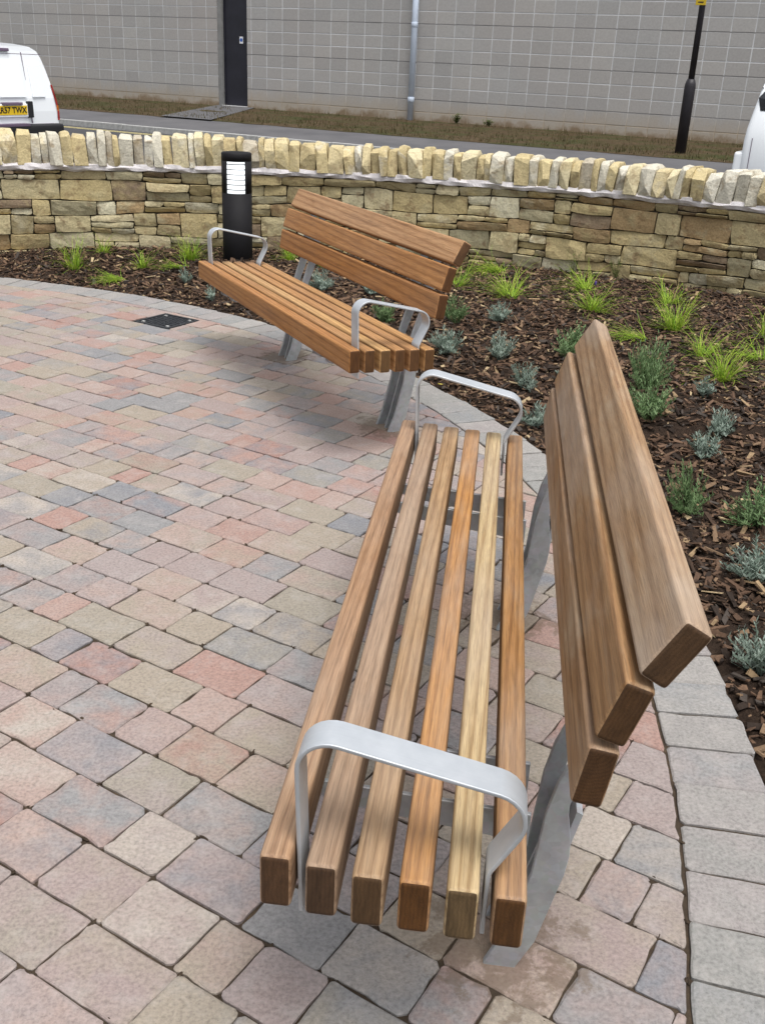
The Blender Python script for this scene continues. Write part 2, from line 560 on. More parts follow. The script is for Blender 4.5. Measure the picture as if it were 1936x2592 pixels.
obj('ground', mesh_py('ground', [(-600, -600, -.6), (600, -600, -.6), (600, 600, -.6), (-600, 600, -.6)], [(0, 1, 2, 3)]), M['verge'], kind='structure')
v = [W(-90, -40, -.25), W(60, -40, -.25), W(60, 18.33, -.25), W(-90, 18.33, -.25)]
obj('road', mesh_py('road', v, [(0, 1, 2, 3)]), M['road'], kind='structure')
line_mesh = mesh_py('yellow_line', [(-45, -.04, 0), (25, -.04, 0), (25, .04, 0), (-45, .04, 0)], [(0, 1, 2, 3)])
for n_ in (17.95, 17.78):
    o = obj('yellow_line', line_mesh, M['yellow_line'], kind='structure')
    o.location = NX * n_ + Vector((0, 0, -.246))
    o.rotation_euler = (0, 0, -TH)
kerb = empty('kerb', NX * 18.33, -TH, kind='structure')
ks = bpy.data.meshes.new('kerb_stone')
kb = box_bm(-.452, .452, 0, .125, -.30, -.128, .012, 2)
kb.to_mesh(ks); kb.free()
for i in range(-32, 8):
    o = obj('kerb_stone', ks, M['kerb'], kerb)
    o.location = (i * .91, 0, rnd.uniform(-.004, .004))
def strip(name, n0, z0, n1, z1, mat, a0=-70, a1=40):
    v = [W(a0, n0, z0), W(a1, n0, z0), W(a1, n1, z1), W(a0, n1, z1)]
    return obj(name, mesh_py(name, v, [(0, 1, 2, 3)]), mat, kind='structure')
strip('pavement', 18.455, -.131, 20.15, -.03, M['footway'])
# grass verge with an uneven surface
vv, ff = [], []
na, nn = 220, 24
for j in range(nn + 1):
    for i in range(na + 1):
        a = -48 + 60 * i / na
        n_ = 20.1 + 5.7 * j / nn
        w = noise.noise(Vector((a * .9, n_ * .9, 3)))
        edge = 20.12 + .09 * noise.noise(Vector((a * 1.6, 0, 7)))
        if j == 0:
            n_ = edge
        z = -.022 + .035 * min(1, (n_ - 20.1) / 3) + (.02 * w if j else -.004)
        vv.append(W(a, n_, z))
for j in range(nn):
    for i in range(na):
        q = j * (na + 1) + i
        ff.append((q, q + 1, q + na + 2, q + na + 1))
obj('grass_verge', mesh_py('grass_verge', vv, ff, True), M['verge'], kind='structure')
vv, ff = [], []
for i in range(16000):
    a = rnd.uniform(-31, -2)
    n_ = 20.15 + 5.4 * rnd.random()
    h = rnd.uniform(.02, .08) * (1 + 2.6 * max(0, noise.noise(Vector((a * 1.7, n_ * 1.7, 1)))))
    b = W(a, n_, -.02)
    t = rnd.uniform(0, 6.28)
    d = Vector((math.cos(t), math.sin(t), 0)) * rnd.uniform(.006, .014)
    q = len(vv)
    vv += [b - d, b + d, b + Vector((rnd.uniform(-.04, .04), rnd.uniform(-.04, .04), h))]
    ff.append((q, q + 1, q + 2))
obj('verge_grass', mesh_py('verge_grass', vv, ff), M['dry'], kind='stuff', label='short dry brown and green grass of the verge below the block wall', cat='grass')
v = [W(-19.85, 25.68, .034), W(-18.5, 25.68, .034), W(-15.7, 20.05, .0), W(-17.2, 20.05, .0)]
obj('path', mesh_py('path', v, [(0, 3, 2, 1)]), M['footway'], kind='structure')
# weeds at the foot of the block wall are built with the plants below

BN = 25.64
bld = empty('block_building', NX * BN, -TH, 'long grey concrete block building with a dark door behind the road', 'building')
CW, CH, JW = .525, .30, .026
ZS = [-.12, .225, .525]
while ZS[-1] < 5.1:
    ZS.append(ZS[-1] + CH)
DARK = {2 + 3 * k for k in range(8)}               # every third bed joint is a shadow gap, its shade painted as a grey strip
A0 = -34.33
NCOL = 68
DOOR = (-19.77, -18.73)
DOORTOP = 4.0
core = box_bm(A0, DOOR[0], .006, 3.0, -.3, 5.15)
box_bm(DOOR[1], A0 + NCOL * CW, .006, 3.0, -.3, 5.15, bm=core)
box_bm(DOOR[0], DOOR[1], .006, 3.0, DOORTOP, 5.15, bm=core)
box_bm(DOOR[0], DOOR[1], .30, 3.0, -.3, DOORTOP, bm=core)
obj('mortar_backing', core, M['block_mortar'], bld)
obj('parapet', box_bm(A0 - .05, A0 + NCOL * CW + .05, -.06, 3.1, 5.15, 5.27, .01), M['kerb'], bld)
dk = bmesh.new()
for i in DARK:
    if i < len(ZS) and ZS[i] < 5.1:
        for a0, a1 in ((A0, DOOR[0] - .001), (DOOR[1] + .001, A0 + NCOL * CW)):
            box_bm(a0, a1, .0035, .02, ZS[i] - .012, ZS[i] + .012, bm=dk)
obj('shadow_joint', dk, M['joint_dark'], bld)
cells = []
for r_ in range(len(ZS) - 1):
    z0, z1 = ZS[r_], ZS[r_ + 1]
    zb = z0 + (.012 if r_ in DARK else JW / 2)
    zt = z1 - (.012 if (r_ + 1) in DARK else JW / 2)
    for c_ in range(NCOL):
        a0 = A0 + c_ * CW + JW / 2
        a1 = a0 + CW - JW
        if z0 < DOORTOP - .1:
            if a1 > DOOR[0] and a0 < DOOR[1]:
                if a0 < DOOR[0] - .03:
                    a1 = DOOR[0]
                elif a1 > DOOR[1] + .03:
                    a0 = DOOR[1]
                else:
                    continue
        mid = W((a0 + a1) / 2, BN, (zb + zt) / 2)
        q = to_px(mid)
        vis = q and -40 < q[0] < 1976 and -30 < q[1] < 420
        cells.append((0 if vis else 1, q[2] if q else 999, a0, a1, zb, zt))
cells.sort()
block_mesh = {}
rest = bmesh.new()
for i, (_, d_, a0, a1, zb, zt) in enumerate(cells):
    if i < 300:
        key = (round(a1 - a0, 3), round(zt - zb, 3))
        if key not in block_mesh:
            me = bpy.data.meshes.new('block')
            b = box_bm(-key[0] / 2, key[0] / 2, 0, .09, -key[1] / 2, key[1] / 2, .003)
            b.to_mesh(me); b.free()
            block_mesh[key] = me
        o = obj('block', block_mesh[key], M['block'], bld)
        o.location = ((a0 + a1) / 2, rnd.uniform(-.003, .002), (zb + zt) / 2)
    else:
        box_bm(a0, a1, 0, .09, zb, zt, bm=rest)
obj('block_courses', rest, M['block'], bld, kind='stuff')
dr = obj('door', box_bm(DOOR[0] + .20, DOOR[1] - .005, .115, .16, .05, DOORTOP, .004), M['door'], bld)
obj('frame', box_bm(DOOR[0] + .15, DOOR[0] + .195, .09, .17, .05, DOORTOP - .002, .004), M['door'], dr)
obj('sign', box_bm(-19.07, -18.95, .108, .114, 1.70, 1.88, .001), M['white_plate'], dr)
sgb = lathe_bm([(.048, 0), (.048, .004)], 24)
bmesh.ops.rotate(sgb, verts=sgb.verts[:], matrix=Matrix.Rotation(R(90), 3, 'X'))
bmesh.ops.translate(sgb, verts=sgb.verts[:], vec=(-19.01, .1078, 1.795))
obj('symbol', sgb, M['blue'], dr)
obj('reveal', box_bm(DOOR[0] + .001, DOOR[0] + .148, .012, .30, -.05, DOORTOP - .004, .002), M['reveal'], bld)
obj('threshold', box_bm(DOOR[0] + .15, DOOR[1] - .006, -.05, .30, -.1, .046, .006), M['sill'], bld)
pp = empty('downpipe', W(-13.36, BN - .13, 0), -TH, 'pale blue round downpipe fixed to the block wall right of the door', 'downpipe')
obj('pipe', lathe_bm([(.078, -.06), (.078, 5.0)], 20), M['pipe'], pp)
for z in (.52, 2.3, 4.2):
    obj('collar', lathe_bm([(.079, z - .06), (.088, z - .05), (.088, z + .05), (.079, z + .06)], 20), M['pipe'], pp)
    obj('bracket', box_bm(-.02, .02, .05, .128, z - .1, z - .07, .003), M['pipe'], pp)

# lamp post
lp = empty('lamp_post', W(-5.11, 21.22, -.02), -TH, 'black tapered lamp post with yellow notice standing in the grass verge', 'lamp post')
obj('base_section', lathe_bm([(.105, -.2), (.105, 1.22), (.10, 1.27), (.072, 1.36)], 20), M['lamp_black'], lp)
obj('shaft', lathe_bm([(.060, 1.30), (.056, 3.0), (.050, 4.8), (.02, 4.83)], 16), M['lamp_black'], lp)
sg = obj('notice', box_bm(-.115, .075, -.075, -.065, 2.62, 3.12, .004), M['sign_yellow'], lp)
ib = bmesh.new()
for (x0, x1, z0, z1) in ((-.07, .03, 3.03, 3.06), (-.07, .03, 2.97, 2.99), (-.075, -.05, 2.75, 2.92), (-.005, .02, 2.72, 2.93), (-.07, .03, 2.66, 2.68)):
    box_bm(x0, x1, -.078, -.0755, z0, z1, bm=ib)
obj('print', ib, M['ink'], sg)

# ------------------------------------------------------------------ vans
def make_van(name, loc, rz, label, bumper_mat, side_glass, plate_text=None, lights=True):
    t = empty(name, loc, rz, label, 'van')
    half = [(.70, .30), (.80, .34), (.83, .50), (.83, .86), (.81, 1.02), (.775, 1.18), (.725, 1.36), (.672, 1.50), (.62, 1.575), (.50, 1.625), (.25, 1.652), (0, 1.66)]
    # (distance from the rear, width factor, roof height, lean offset)
    secs = [(0.0, .955, 1.0, 1), (.03, .985, 1.0, 1), (.09, 1.0, 1.0, .9), (.30, 1.0, 1.0, .4), (.7, 1.0, 1.0, 0), (1.4, 1.0, 1.01, 0), (2.1, 1.0, 1.015, 0), (2.5, 1.0, 1.0, 0), (2.75, 1.0, .955, 0), (3.15, .99, .72, 0), (3.35, .98, .61, 0), (3.8, .95, .56, 0), (3.98, .88, .50, 0), (4.03, .80, .42, 0)]
    bm = bmesh.new()
    rows = []
    for y, wf, hf, ln in secs:
        row = []
        for s in (1, -1):
            pts = half if s == 1 else half[-2::-1]
            for x, z in pts:
                zz = z if z <= .5 else .5 + (z - .5) * (hf * 1.66 - .5) / 1.16
                yy = y + ln * max(0, zz - .95) * .17 + (ln * .02 * (x / .83) ** 2 if y < .05 else 0)
                row.append(bm.verts.new((s * x * wf, yy, zz)))
        rows.append(row)
    n = len(rows[0])
    for a, b in zip(rows, rows[1:]):
        for i in range(n):
            f = bm.faces.new((a[i], a[(i + 1) % n], b[(i + 1) % n], b[i]))
            f.smooth = True
    def cap(row):
        k = len(half)
        for i in range(k - 2):
            bm.faces.new((row[i], row[i + 1], row[n - 2 - i], row[n - 1 - i]))
        bm.faces.new((row[k - 2], row[k - 1], row[k]))
    cap(rows[0]); cap(rows[-1])
    bmesh.ops.recalc_face_normals(bm, faces=bm.faces[:])
    body = obj('body', bm, M['van_white'], t)
    def rear(name, x0, x1, z0, z1, mat, proud=.012, th=.03, bev=.006, parent=None, seg=2):
        """a piece lying on the rear face, which leans forward above z = .95"""
        b = box_bm(x0, x1, -proud, th, z0, z1, bev, seg)
        for v in b.verts:
            v.co.y += max(0, v.co.z - .95) * .17 + .02 * (v.co.x / .83) ** 2
        for f in b.faces: f.smooth = False
        return obj(name, b, mat, parent or t)
    # two rear doors with pressed panels, the seam right of centre
    rear('door_panel', -.45, .27, 1.03, 1.44, M['van_white'], .007, .03, .007)
    rear('door_panel', .38, .60, 1.03, 1.42, M['van_white'], .007, .03, .007)
    rear('door_seam', .322, .328, .72, 1.56, M['van_grey'], .0015, .02, .0)
    rear('door_seam', -.66, .66, 1.535, 1.541, M['van_grey'], .0015, .02, .0)
    rear('high_brake_light', -.06, .12, 1.565, 1.60, M['van_grey'], .02, .04, .006)
    rear('door_sill', -.70, .70, .70, .712, M['van_grey'], .002, .02, .0)
    bp = rear('bumper', -.80, .80, .34, .71, bumper_mat, .10, .25, .045, seg=3)
    rear('bumper_step', -.45, .20, .69, .725, M['van_grey'], .09, .05, .006)
    pl = rear('plate_recess', -.28, .255, .80, .955, M['van_white'], .006, .03, .004)
    if plate_text:
        p2 = rear('number_plate', -.265, .24, .825, .935, M['plate_yellow'], .012, .02, .002)
        cu_ = bpy.data.curves.new('registration', 'FONT')
        cu_.body = plate_text
        cu_.size = .098
        cu_.align_x = 'CENTER'
        cu_.align_y = 'CENTER'
        cu_.offset = .0022
        tmp = bpy.data.objects.new('tmp', cu_)
        C.objects.link(tmp)
        bpy.context.view_layer.update()
        me = bpy.data.meshes.new_from_object(tmp.evaluated_get(bpy.context.evaluated_depsgraph_get()))
        bpy.data.objects.remove(tmp)
        w_ = max(v.co.x for v in me.vertices) - min(v.co.x for v in me.vertices)
        me.transform(Matrix.Scale(.47 / w_, 4, (1, 0, 0)))
        me.transform(Matrix.Rotation(R(90), 4, 'X'))
        me.transform(Matrix.Translation((-.0125, -.0135, .88)))
        for p_ in me.polygons: p_.use_smooth = False
        obj('registration', me, M['ink'], p2)
        rear('plate_lamp', -.16, .16, .945, .975, M['van_grey'], .03, .03, .005)
    rear('door_handle', .262, .345, .79, .985, M['van_black'], .016, .03, .008)
    for s in (1, -1):
        def tail(name, z0, z1, mat):
            b = bmesh.new()
            pts = []
            for z in (z0, (z0 + z1) / 2, z1):
                hw = .83 if z < .86 else .83 - (z - .86) * .17
                for x, y in ((hw * .955 - .018, -.008), (hw * .972, -.008), (hw + .006, .05), (hw + .006, .10)):
                    pts.append(b.verts.new((s * x, y + max(0, z - .95) * .17 + .018, z)))
            for k in range(2):
                for i in range(3):
                    f = b.faces.new((pts[k * 4 + i], pts[k * 4 + i + 1], pts[k * 4 + i + 5], pts[k * 4 + i + 4]))
                    f.smooth = True
            bmesh.ops.solidify(b, geom=b.faces[:], thickness=.012)
            bmesh.ops.recalc_face_normals(b, faces=b.faces[:])
            return obj(name, b, mat, t)
        if lights:
            tail('tail_light', .75, .86, M['red'])
            tail('tail_light', .862, .93, M['orange'])
            tail('tail_light', .932, 1.18, M['red'])
        # front door glass and optional rear quarter glass, following the tumblehome
        def pane(y0, y1, z0, z1, cut=0.0):
            def hw(z):
                pts = half
                for (xa, za), (xb, zb) in zip(pts, pts[1:]):
                    if za <= z <= zb and zb > za:
                        return xa + (xb - xa) * (z - za) / (zb - za)
                return .62
            b = bmesh.new()
            outl = [(y0 + cut, z0), (y1, z0), (y1 - (.25 if y1 > 2.4 else 0), z1), (y0 + cut + .03, z1), (y0, z0 + .16 if cut else z1 - .02)]
            f = b.faces.new([b.verts.new((s * (hw(z) + .006), y, z)) for y, z in outl])
            bmesh.ops.solidify(b, geom=[f], thickness=.01)
            bmesh.ops.recalc_face_normals(b, faces=b.faces[:])
            obj('side_window', b, M['glass'], t)
        pane(1.75, 2.85, 1.06, 1.45)
        if side_glass:
            pane(.10, 1.55, 1.25, 1.54, .06)
        for yy in (.62, 3.25):
            w = lathe_bm([(.10, -.09), (.27, -.10), (.31, -.07), (.31, .07), (.27, .10), (.10, .09)], 28)
            bmesh.ops.rotate(w, verts=w.verts[:], matrix=Matrix.Rotation(R(90), 3, 'Y'))
            bmesh.ops.translate(w, verts=w.verts[:], vec=(s * .74, yy, .31))
            wo_ = obj('wheel', w, M['tyre'], t)
            h = lathe_bm([(.02, .09), (.10, .105), (.19, .10), (.195, .05)], 24)
            bmesh.ops.rotate(h, verts=h.verts[:], matrix=Matrix.Rotation(R(90 * s), 3, 'Y'))
            bmesh.ops.translate(h, verts=h.verts[:], vec=(s * .745, yy, .31))
            obj('rim', h, M['hub'], wo_)
        obj('side_sill', box_bm(s * .845 if s < 0 else .80, s * .80 if s < 0 else .845, .95, 2.9, .30, .44, .012), M['van_black'], t)
        # side door joints
        b = bmesh.new()
        for yy in (.13, 1.62, 2.95):
            box_bm(s * .832 - .004, s * .832 + .004, yy, yy + .008, .5, .9, bm=b)
        obj('door_joint', b, M['van_grey'], t)
    ws = bmesh.new()
    f = ws.faces.new([ws.verts.new(p) for p in ((-.70, 3.17, 1.135), (.70, 3.17, 1.135), (.60, 2.74, 1.56), (-.60, 2.74, 1.56))])
    bmesh.ops.solidify(ws, geom=[f], thickness=.02)
    bmesh.ops.recalc_face_normals(ws, faces=ws.faces[:])
    obj('windscreen', ws, M['glass'], t)
    return t

RV = R(90 - 28.13)
corner = Vector((-4.53, 14.45, 0))
make_van('parked_van', corner - NX * .83 + Vector((0, 0, -.25)), RV, 'white panel van with black bumper and yellow number plate, left of the lamp bollard', M['van_black'], False, 'LR57 TWX')
corner = Vector((4.70, 14.9, 0))
make_van('parked_van', corner + NX * .83 + Vector((0, 0, -.25)), RV - math.pi, 'white van mostly out of frame beyond the wall, right of the lamp post', M['van_white'], True, None, False)

# ------------------------------------------------------------------ rubble wall with upright coping
WC, WR = Vector((-.62, 2.41, 0)), 5.285
AR0, AR1 = R(40), R(118)           # angle range of the arc about WC
def wall_pt(s, off=0.0):
    """point of the wall's front face at arc length s from the right end, moved outwards by off; and its outward and along vectors"""
    L_ = WR * (AR1 - AR0)
    if s <= L_:
        th = AR0 + s / WR
        o_ = Vector((math.cos(th), math.sin(th), 0))
        al = Vector((-math.sin(th), math.cos(th), 0))
        return WC + o_ * (WR + off), o_, al
    o_ = Vector((math.cos(AR1), math.sin(AR1), 0))
    al = Vector((-math.sin(AR1), math.cos(AR1), 0))
    e = s - L_
    bend = min(e * .35, .35)
    al2 = Vector((al.x * math.cos(-bend) - al.y * math.sin(-bend), al.x * math.sin(-bend) + al.y * math.cos(-bend), 0))
    o2 = Vector((al2.y, -al2.x, 0))
    return WC + o_ * WR + al2 * e + o2 * off, o2, al2
STOT = WR * (AR1 - AR0) + 1.3
ZB, ZM, ZC = -.06, .600, .648      # bottom, under mortar, top of mortar bed
wall = empty('rubble_wall', (0, 0, 0), 0, 'curved tan rubble stone wall behind the planting bed', 'wall')

def sweep(name, prof, mat, parent, step=.12, wob=0.0, seed=0):
    """profile of (outward offset, z) carried along the wall"""
    vv, ff = [], []
    ns = int(STOT / step)
    for i in range(ns + 1):
        s = STOT * i / ns
        for j, (off, z) in enumerate(prof):
            w = wob * noise.noise(Vector((s * 9, j * 3.3, seed)))
            w2 = wob * noise.noise(Vector((s * 9, j * 3.3, seed + 20)))
            p, o_, al = wall_pt(s, off + w)
            vv.append((p.x, p.y, z + w2))
    k = len(prof)
    for i in range(ns):
        for j in range(k):
            ff.append((i * k + j, i * k + (j + 1) % k, (i + 1) * k + (j + 1) % k, (i + 1) * k + j))
    ff.append(tuple(range(k))[::-1])
    ff.append(tuple(ns * k + j for j in range(k)))
    me = mesh_py(name, vv, ff)
    return obj(name, me, mat, parent)
sweep('wall_core', [(.042, ZB - .3), (.042, ZM + .01), (.33, ZM + .01), (.33, ZB - .3)], M['core'], wall)
sweep('mortar_bed', [(.012, ZM - .004), (-.014, ZM + .006), (-.022, ZM + .026), (-.014, ZC + .002), (.17, ZC + .012), (.34, ZC), (.345, ZM)], M['mortar'], wall, .022, .015, 5)

def wavy(s, k):
    return .034 * noise.noise(Vector((s * 1.2, k * 4.1, 2))) + .008 * noise.noise(Vector((s * 4.5, k * 2.7, 9)))
bands = [ZB]
hs_ = [.10, .098, .12, .085, .12, .062]
sc_ = (ZM - ZB) / sum(hs_)
for h in hs_:
    bands.append(bands[-1] + h * sc_)

def stone(s0, s1, zf, depth, seed):
    """a walling stone between arc lengths s0..s1; zf(s, t) gives z for t in 0..1"""
    nx, nz = 5, 3
    g = .003
    vv, ff = [], []
    proud = rnd.uniform(-.02, .014)
    tilt = rnd.uniform(-.03, .012)
    yaw = rnd.uniform(-.02, .02)
    sk0, sk1 = rnd.uniform(-.014, .014), rnd.uniform(-.014, .014)
    for j in range(nz + 1):
        for i in range(nx + 1):
            u, t = i / nx, j / nz
            edge = min(u, 1 - u, ) * (s1 - s0)
            edz = min(t, 1 - t) * .08
            a0 = s0 + g + sk0 * (t - .5)
            a1 = s1 - g + sk1 * (t - .5)
            s = a0 + (a1 - a0) * u
            z = zf(s, t)
            z += (.5 - t) * 2 * g
            e = min(edge, edz)
            rim = .003 if e < .004 else 0
            if i in (0, nx) and j in (0, nz):
                rim = .006
                s += (.006 if i == 0 else -.006) * rnd.random()
                z += (.006 if j == 0 else -.006) * rnd.random()
            else:
                s += rnd.uniform(-1, 1) * .003
                z += rnd.uniform(-1, 1) * .0032
            d = -proud + rim + tilt * (t - .5) + .007 * noise.noise(Vector((s * 14, z * 18, seed))) + yaw * (u - .5)
            p, o_, al = wall_pt(s, d)
            vv.append((p.x, p.y, z))
    nb = len(vv)
    for (i, j) in ((0, 0), (nx, 0), (nx, nz), (0, nz)):
        q = j * (nx + 1) + i
        u = i / nx
        p, o_, al = wall_pt(s0 + g + (s1 - s0 - 2 * g) * u, depth)
        vv.append((p.x, p.y, vv[q][2]))
    for j in range(nz):
        for i in range(nx):
            q = j * (nx + 1) + i
            ff.append((q, q + nx + 1, q + nx + 2, q + 1))
    bot = list(range(nx + 1))
    top = [nz * (nx + 1) + i for i in range(nx + 1)]
    lef = [j * (nx + 1) for j in range(nz + 1)]
    rig = [j * (nx + 1) + nx for j in range(nz + 1)]
    ff.append(tuple(bot + [nb + 1, nb]))
    ff.append(tuple(top[::-1] + [nb + 3, nb + 2]))
    ff.append(tuple(lef[::-1] + [nb, nb + 3]))
    ff.append(tuple(rig + [nb + 2, nb + 1]))
    me = mesh_py('stone', vv, ff)
    if vv:
        bm = bmesh.new(); bm.from_mesh(me)
        bmesh.ops.recalc_face_normals(bm, faces=bm.faces[:])
        bm.to_mesh(me); bm.free()
    obj('stone', me, M['wall_stone'], wall)

nst = 0
for k in range(len(bands) - 1):
    s = rnd.uniform(-.2, 0)
    while s < STOT:
        w = rnd.choice((.14, .18, .22, .25, .29, .34)) * rnd.uniform(.85, 1.15)
        s0, s1 = max(s, .0), min(s + w, STOT)
        s += w
        if s1 - s0 < .05:
            continue
        zb, zt = bands[k], bands[k + 1]
        lo = (lambda ss, kk=k, z=zb: z + (wavy(ss, kk) if kk > 0 else 0))
        hi = (lambda ss, kk=k, z=zt: z + (wavy(ss, kk + 1) if kk + 1 < len(bands) - 1 else 0))
        r_ = rnd.random()
        cuts = [0, 1]
        if r_ < .42 and zt - zb > .06: cuts = [0, rnd.uniform(.36, .64), 1]
        elif r_ < .50 and zt - zb > .09: cuts = [0, .3, .62, 1]
        for c0, c1 in zip(cuts, cuts[1:]):
            parts = [(s0, s1)]
            if len(cuts) > 2 and s1 - s0 > .17 and rnd.random() < .5:
                m_ = s0 + (s1 - s0) * rnd.uniform(.35, .65)
                parts = [(s0, m_), (m_, s1)]
            sl = rnd.uniform(-.006, .006)
            for a, b in parts:
                stone(a, b, (lambda ss, t, lo=lo, hi=hi, c0=c0, c1=c1: lo(ss) + (hi(ss) - lo(ss)) * (c0 + (c1 - c0) * t)), .06, nst)
                nst += 1

# coping: split stones on edge
s = 0.02
nc = 0
while s < STOT - .05:
    w = rnd.choice((.045, .052, .06, .068, .078, .09, .108)) * rnd.uniform(.92, 1.08)
    h = rnd.uniform(.176, .212) + (.014 if rnd.random() < .2 else 0) + (.018 if s > 4.6 else 0)
    lean = .008 * math.sin(s * .9 + .4) + rnd.uniform(-.007, .007) - (.02 if s > 7.0 else 0)
    b = bmesh.new()
    pts = []
    for t in (0, .32, .68, .9, 1):
        ww = w * (1.0, 1.05, 1.04, .99, .8)[(0, .32, .68, .9, 1).index(t)]
        y0, y1 = (-.01, .27)
        if t == 1: y0, y1 = rnd.uniform(.01, .07), .20
        elif t == .9: y0, y1 = rnd.uniform(-.012, .02), .25
        else: y0 = rnd.uniform(-.03, .012)
        for x in (-.5, rnd.uniform(-.3, .3), .5):
            for y in (y0, y0 + .02 if x else y0, y1):
                pts.append((x * ww * rnd.uniform(.88, 1.0) + lean * (t - .5) * 2, y + rnd.uniform(-.03, .022), h * t * (rnd.uniform(.94, 1.0) if t > .5 else 1)))
    vs_ = [b.verts.new(p) for p in pts]
    res = bmesh.ops.convex_hull(b, input=vs_)
    bmesh.ops.delete(b, geom=[g_ for g_ in res['geom_interior'] if isinstance(g_, bmesh.types.BMVert)], context='VERTS')
    loose = [v for v in b.verts if not v.link_faces]
    bmesh.ops.delete(b, geom=loose, context='VERTS')
    bmesh.ops.dissolve_limit(b, angle_limit=R(9), verts=b.verts[:], edges=b.edges[:])
    bmesh.ops.bevel(b, geom=b.edges[:], offset=.0014, segments=1, affect='EDGES')
    bmesh.ops.recalc_face_normals(b, faces=b.faces[:])
    o = obj('coping_stone', b, M['coping_stone'], wall)
    p, o_, al = wall_pt(s + w / 2, 0)
    o.location = (p.x, p.y, ZC - .012)
    o.rotation_euler = (0, 0, math.atan2(-al.y, -al.x) + rnd.uniform(-.03, .03))
    s += w + rnd.uniform(-.003, .003)
    nc += 1

# ------------------------------------------------------------------ paving
PC, PR = Vector((-3.556, 2.293, 0)), 4.435
BORD = .197
RD = R(-31.0)
ud = Vector((math.cos(RD), math.sin(RD), 0))
vd = Vector((-math.sin(RD), math.cos(RD), 0))
ROW, PH = .132, .885
paving = obj('paving', mesh_py('paving', [(PC.x + PR * math.cos(R(4 * i)), PC.y + PR * math.sin(R(4 * i)), -.0065) for i in range(90)], [tuple(range(90))]), M['sand'], kind='structure')

def clip(poly, inside, cut):
    out = []
    for i in range(len(poly)):
        a, b = poly[i], poly[(i + 1) % len(poly)]
        ia, ib = inside(a), inside(b)
        if ia: out.append(a)
        if ia != ib: out.append(cut(a, b))
    return out
def clip_half(poly, nrm, off):
    return clip(poly, lambda p: p[0] * nrm[0] + p[1] * nrm[1] <= off,
                lambda a, b: (lambda t: (a[0] + (b[0] - a[0]) * t, a[1] + (b[1] - a[1]) * t))((off - a[0] * nrm[0] - a[1] * nrm[1]) / ((b[0] - a[0]) * nrm[0] + (b[1] - a[1]) * nrm[1])))
def area(p):
    return abs(sum(p[i][0] * p[(i + 1) % len(p)][1] - p[(i + 1) % len(p)][0] * p[i][1] for i in range(len(p)))) / 2

def paver_geo(poly, rough=1.0):
    """tumbled paver on an outline given round its own middle: worn corners, chamfer, skirt"""
    n = len(poly)
    if sum(poly[i][0] * poly[(i + 1) % n][1] - poly[(i + 1) % n][0] * poly[i][1] for i in range(n)) < 0:
        poly = poly[::-1]
    ring = []
    for i in range(n):
        p = Vector(poly[i]); a = Vector(poly[i - 1]); b = Vector(poly[(i + 1) % n])
        la, lb = (a - p).length, (b - p).length
        if min(la, lb) < 1e-5: continue
        c = min(rnd.uniform(.0045, .0135) * rough, la * .3, lb * .3)
        da, db = (a - p) / la, (b - p) / lb
        ring.append(p + da * c)
        if rnd.random() < .7:
            ring.append(p + (da + db) * c * rnd.uniform(.25, .38))
        ring.append(p + db * c)
        if lb > .07:
            side = Vector((-db.y, db.x))
            for f in (.25, .5, .75):
                ring.append(p + db * lb * (f + rnd.uniform(-.07, .07)) + side * (rnd.uniform(-.0006, .0022) + (.0035 if rnd.random() < .12 else 0)))
    k = len(ring)
    cen = sum(ring, Vector((0, 0))) / k
    vv, ff = [], []
    for q in ring:
        d = (cen - q)
        d = d / max(d.length, 1e-6)
        w = rnd.uniform(.002, .006)
        vv.append((q.x + d.x * w, q.y + d.y * w, 0.0))
    for q in ring: vv.append((q.x, q.y, -.0026))
    for q in ring: vv.append((q.x, q.y, -.03))
    ff.append(tuple(range(k)))
    for a in (0, k):
        for i in range(k):
            ff.append((a + i, a + k + i, a + k + (i + 1) % k, a + (i + 1) % k))
    return vv, ff

# inspection cover sits in the place of two rows of pavers
cov = Vector((-1.235, 5.695, 0))
cu0, cv0 = cov.dot(ud), cov.dot(vd)
crow = round((cv0 - ROW - PH) / ROW)
cv_lo = PH + crow * ROW
DU = (cu0 - .132, cu0 + .132)
slabs = []                        # (polygon in world xy)
RI = PR - BORD
for r_ in range(-22, 52):
    v0 = PH + r_ * ROW
    u = -9 + rnd.random() * .1
    while u < 7:
        w = rnd.choice((.1, .134, .134, .168, .168, .201, .201, .201))
        segs = [(u, u + w)]
        u += w
        if r_ in (crow, crow + 1):
            segs = [s_ for s_ in ((segs[0][0], min(segs[0][1], DU[0])), (max(segs[0][0], DU[1]), segs[0][1])) if s_[1] - s_[0] > .03]
        for a, b in segs:
            g = rnd.uniform(.0007, .0018)
            pts = [(a + g, v0 + g), (b - g, v0 + g), (b - g, v0 + ROW - g), (a + g, v0 + ROW - g)]
            j_ = .0016
            P = [ud * (x + rnd.uniform(-j_, j_)) + vd * (y + rnd.uniform(-j_, j_)) for x, y in pts]
            mid = sum(P, Vector((0, 0, 0))) / 4
            q = to_px(mid)
            if not q or not (-900 < q[0] < 2900 and 300 < q[1] < 3300):
                continue
            dmx = max((p - PC).length for p in P)
            if (mid - PC).length > RI + .25:
                continue
            poly = [(p.x, p.y) for p in P]
            cutp = False
            if dmx > RI - .004:
                dn = (mid - PC).normalized()
                poly = clip_half(poly, (dn.x, dn.y), PC.dot(dn) + RI - .004)
                cutp = True
                if len(poly) < 3 or area(poly) < .0007:
                    continue
            slabs.append((poly, cutp, 'paver'))
nb = int(2 * math.pi * (PR - BORD / 2) / .1345)
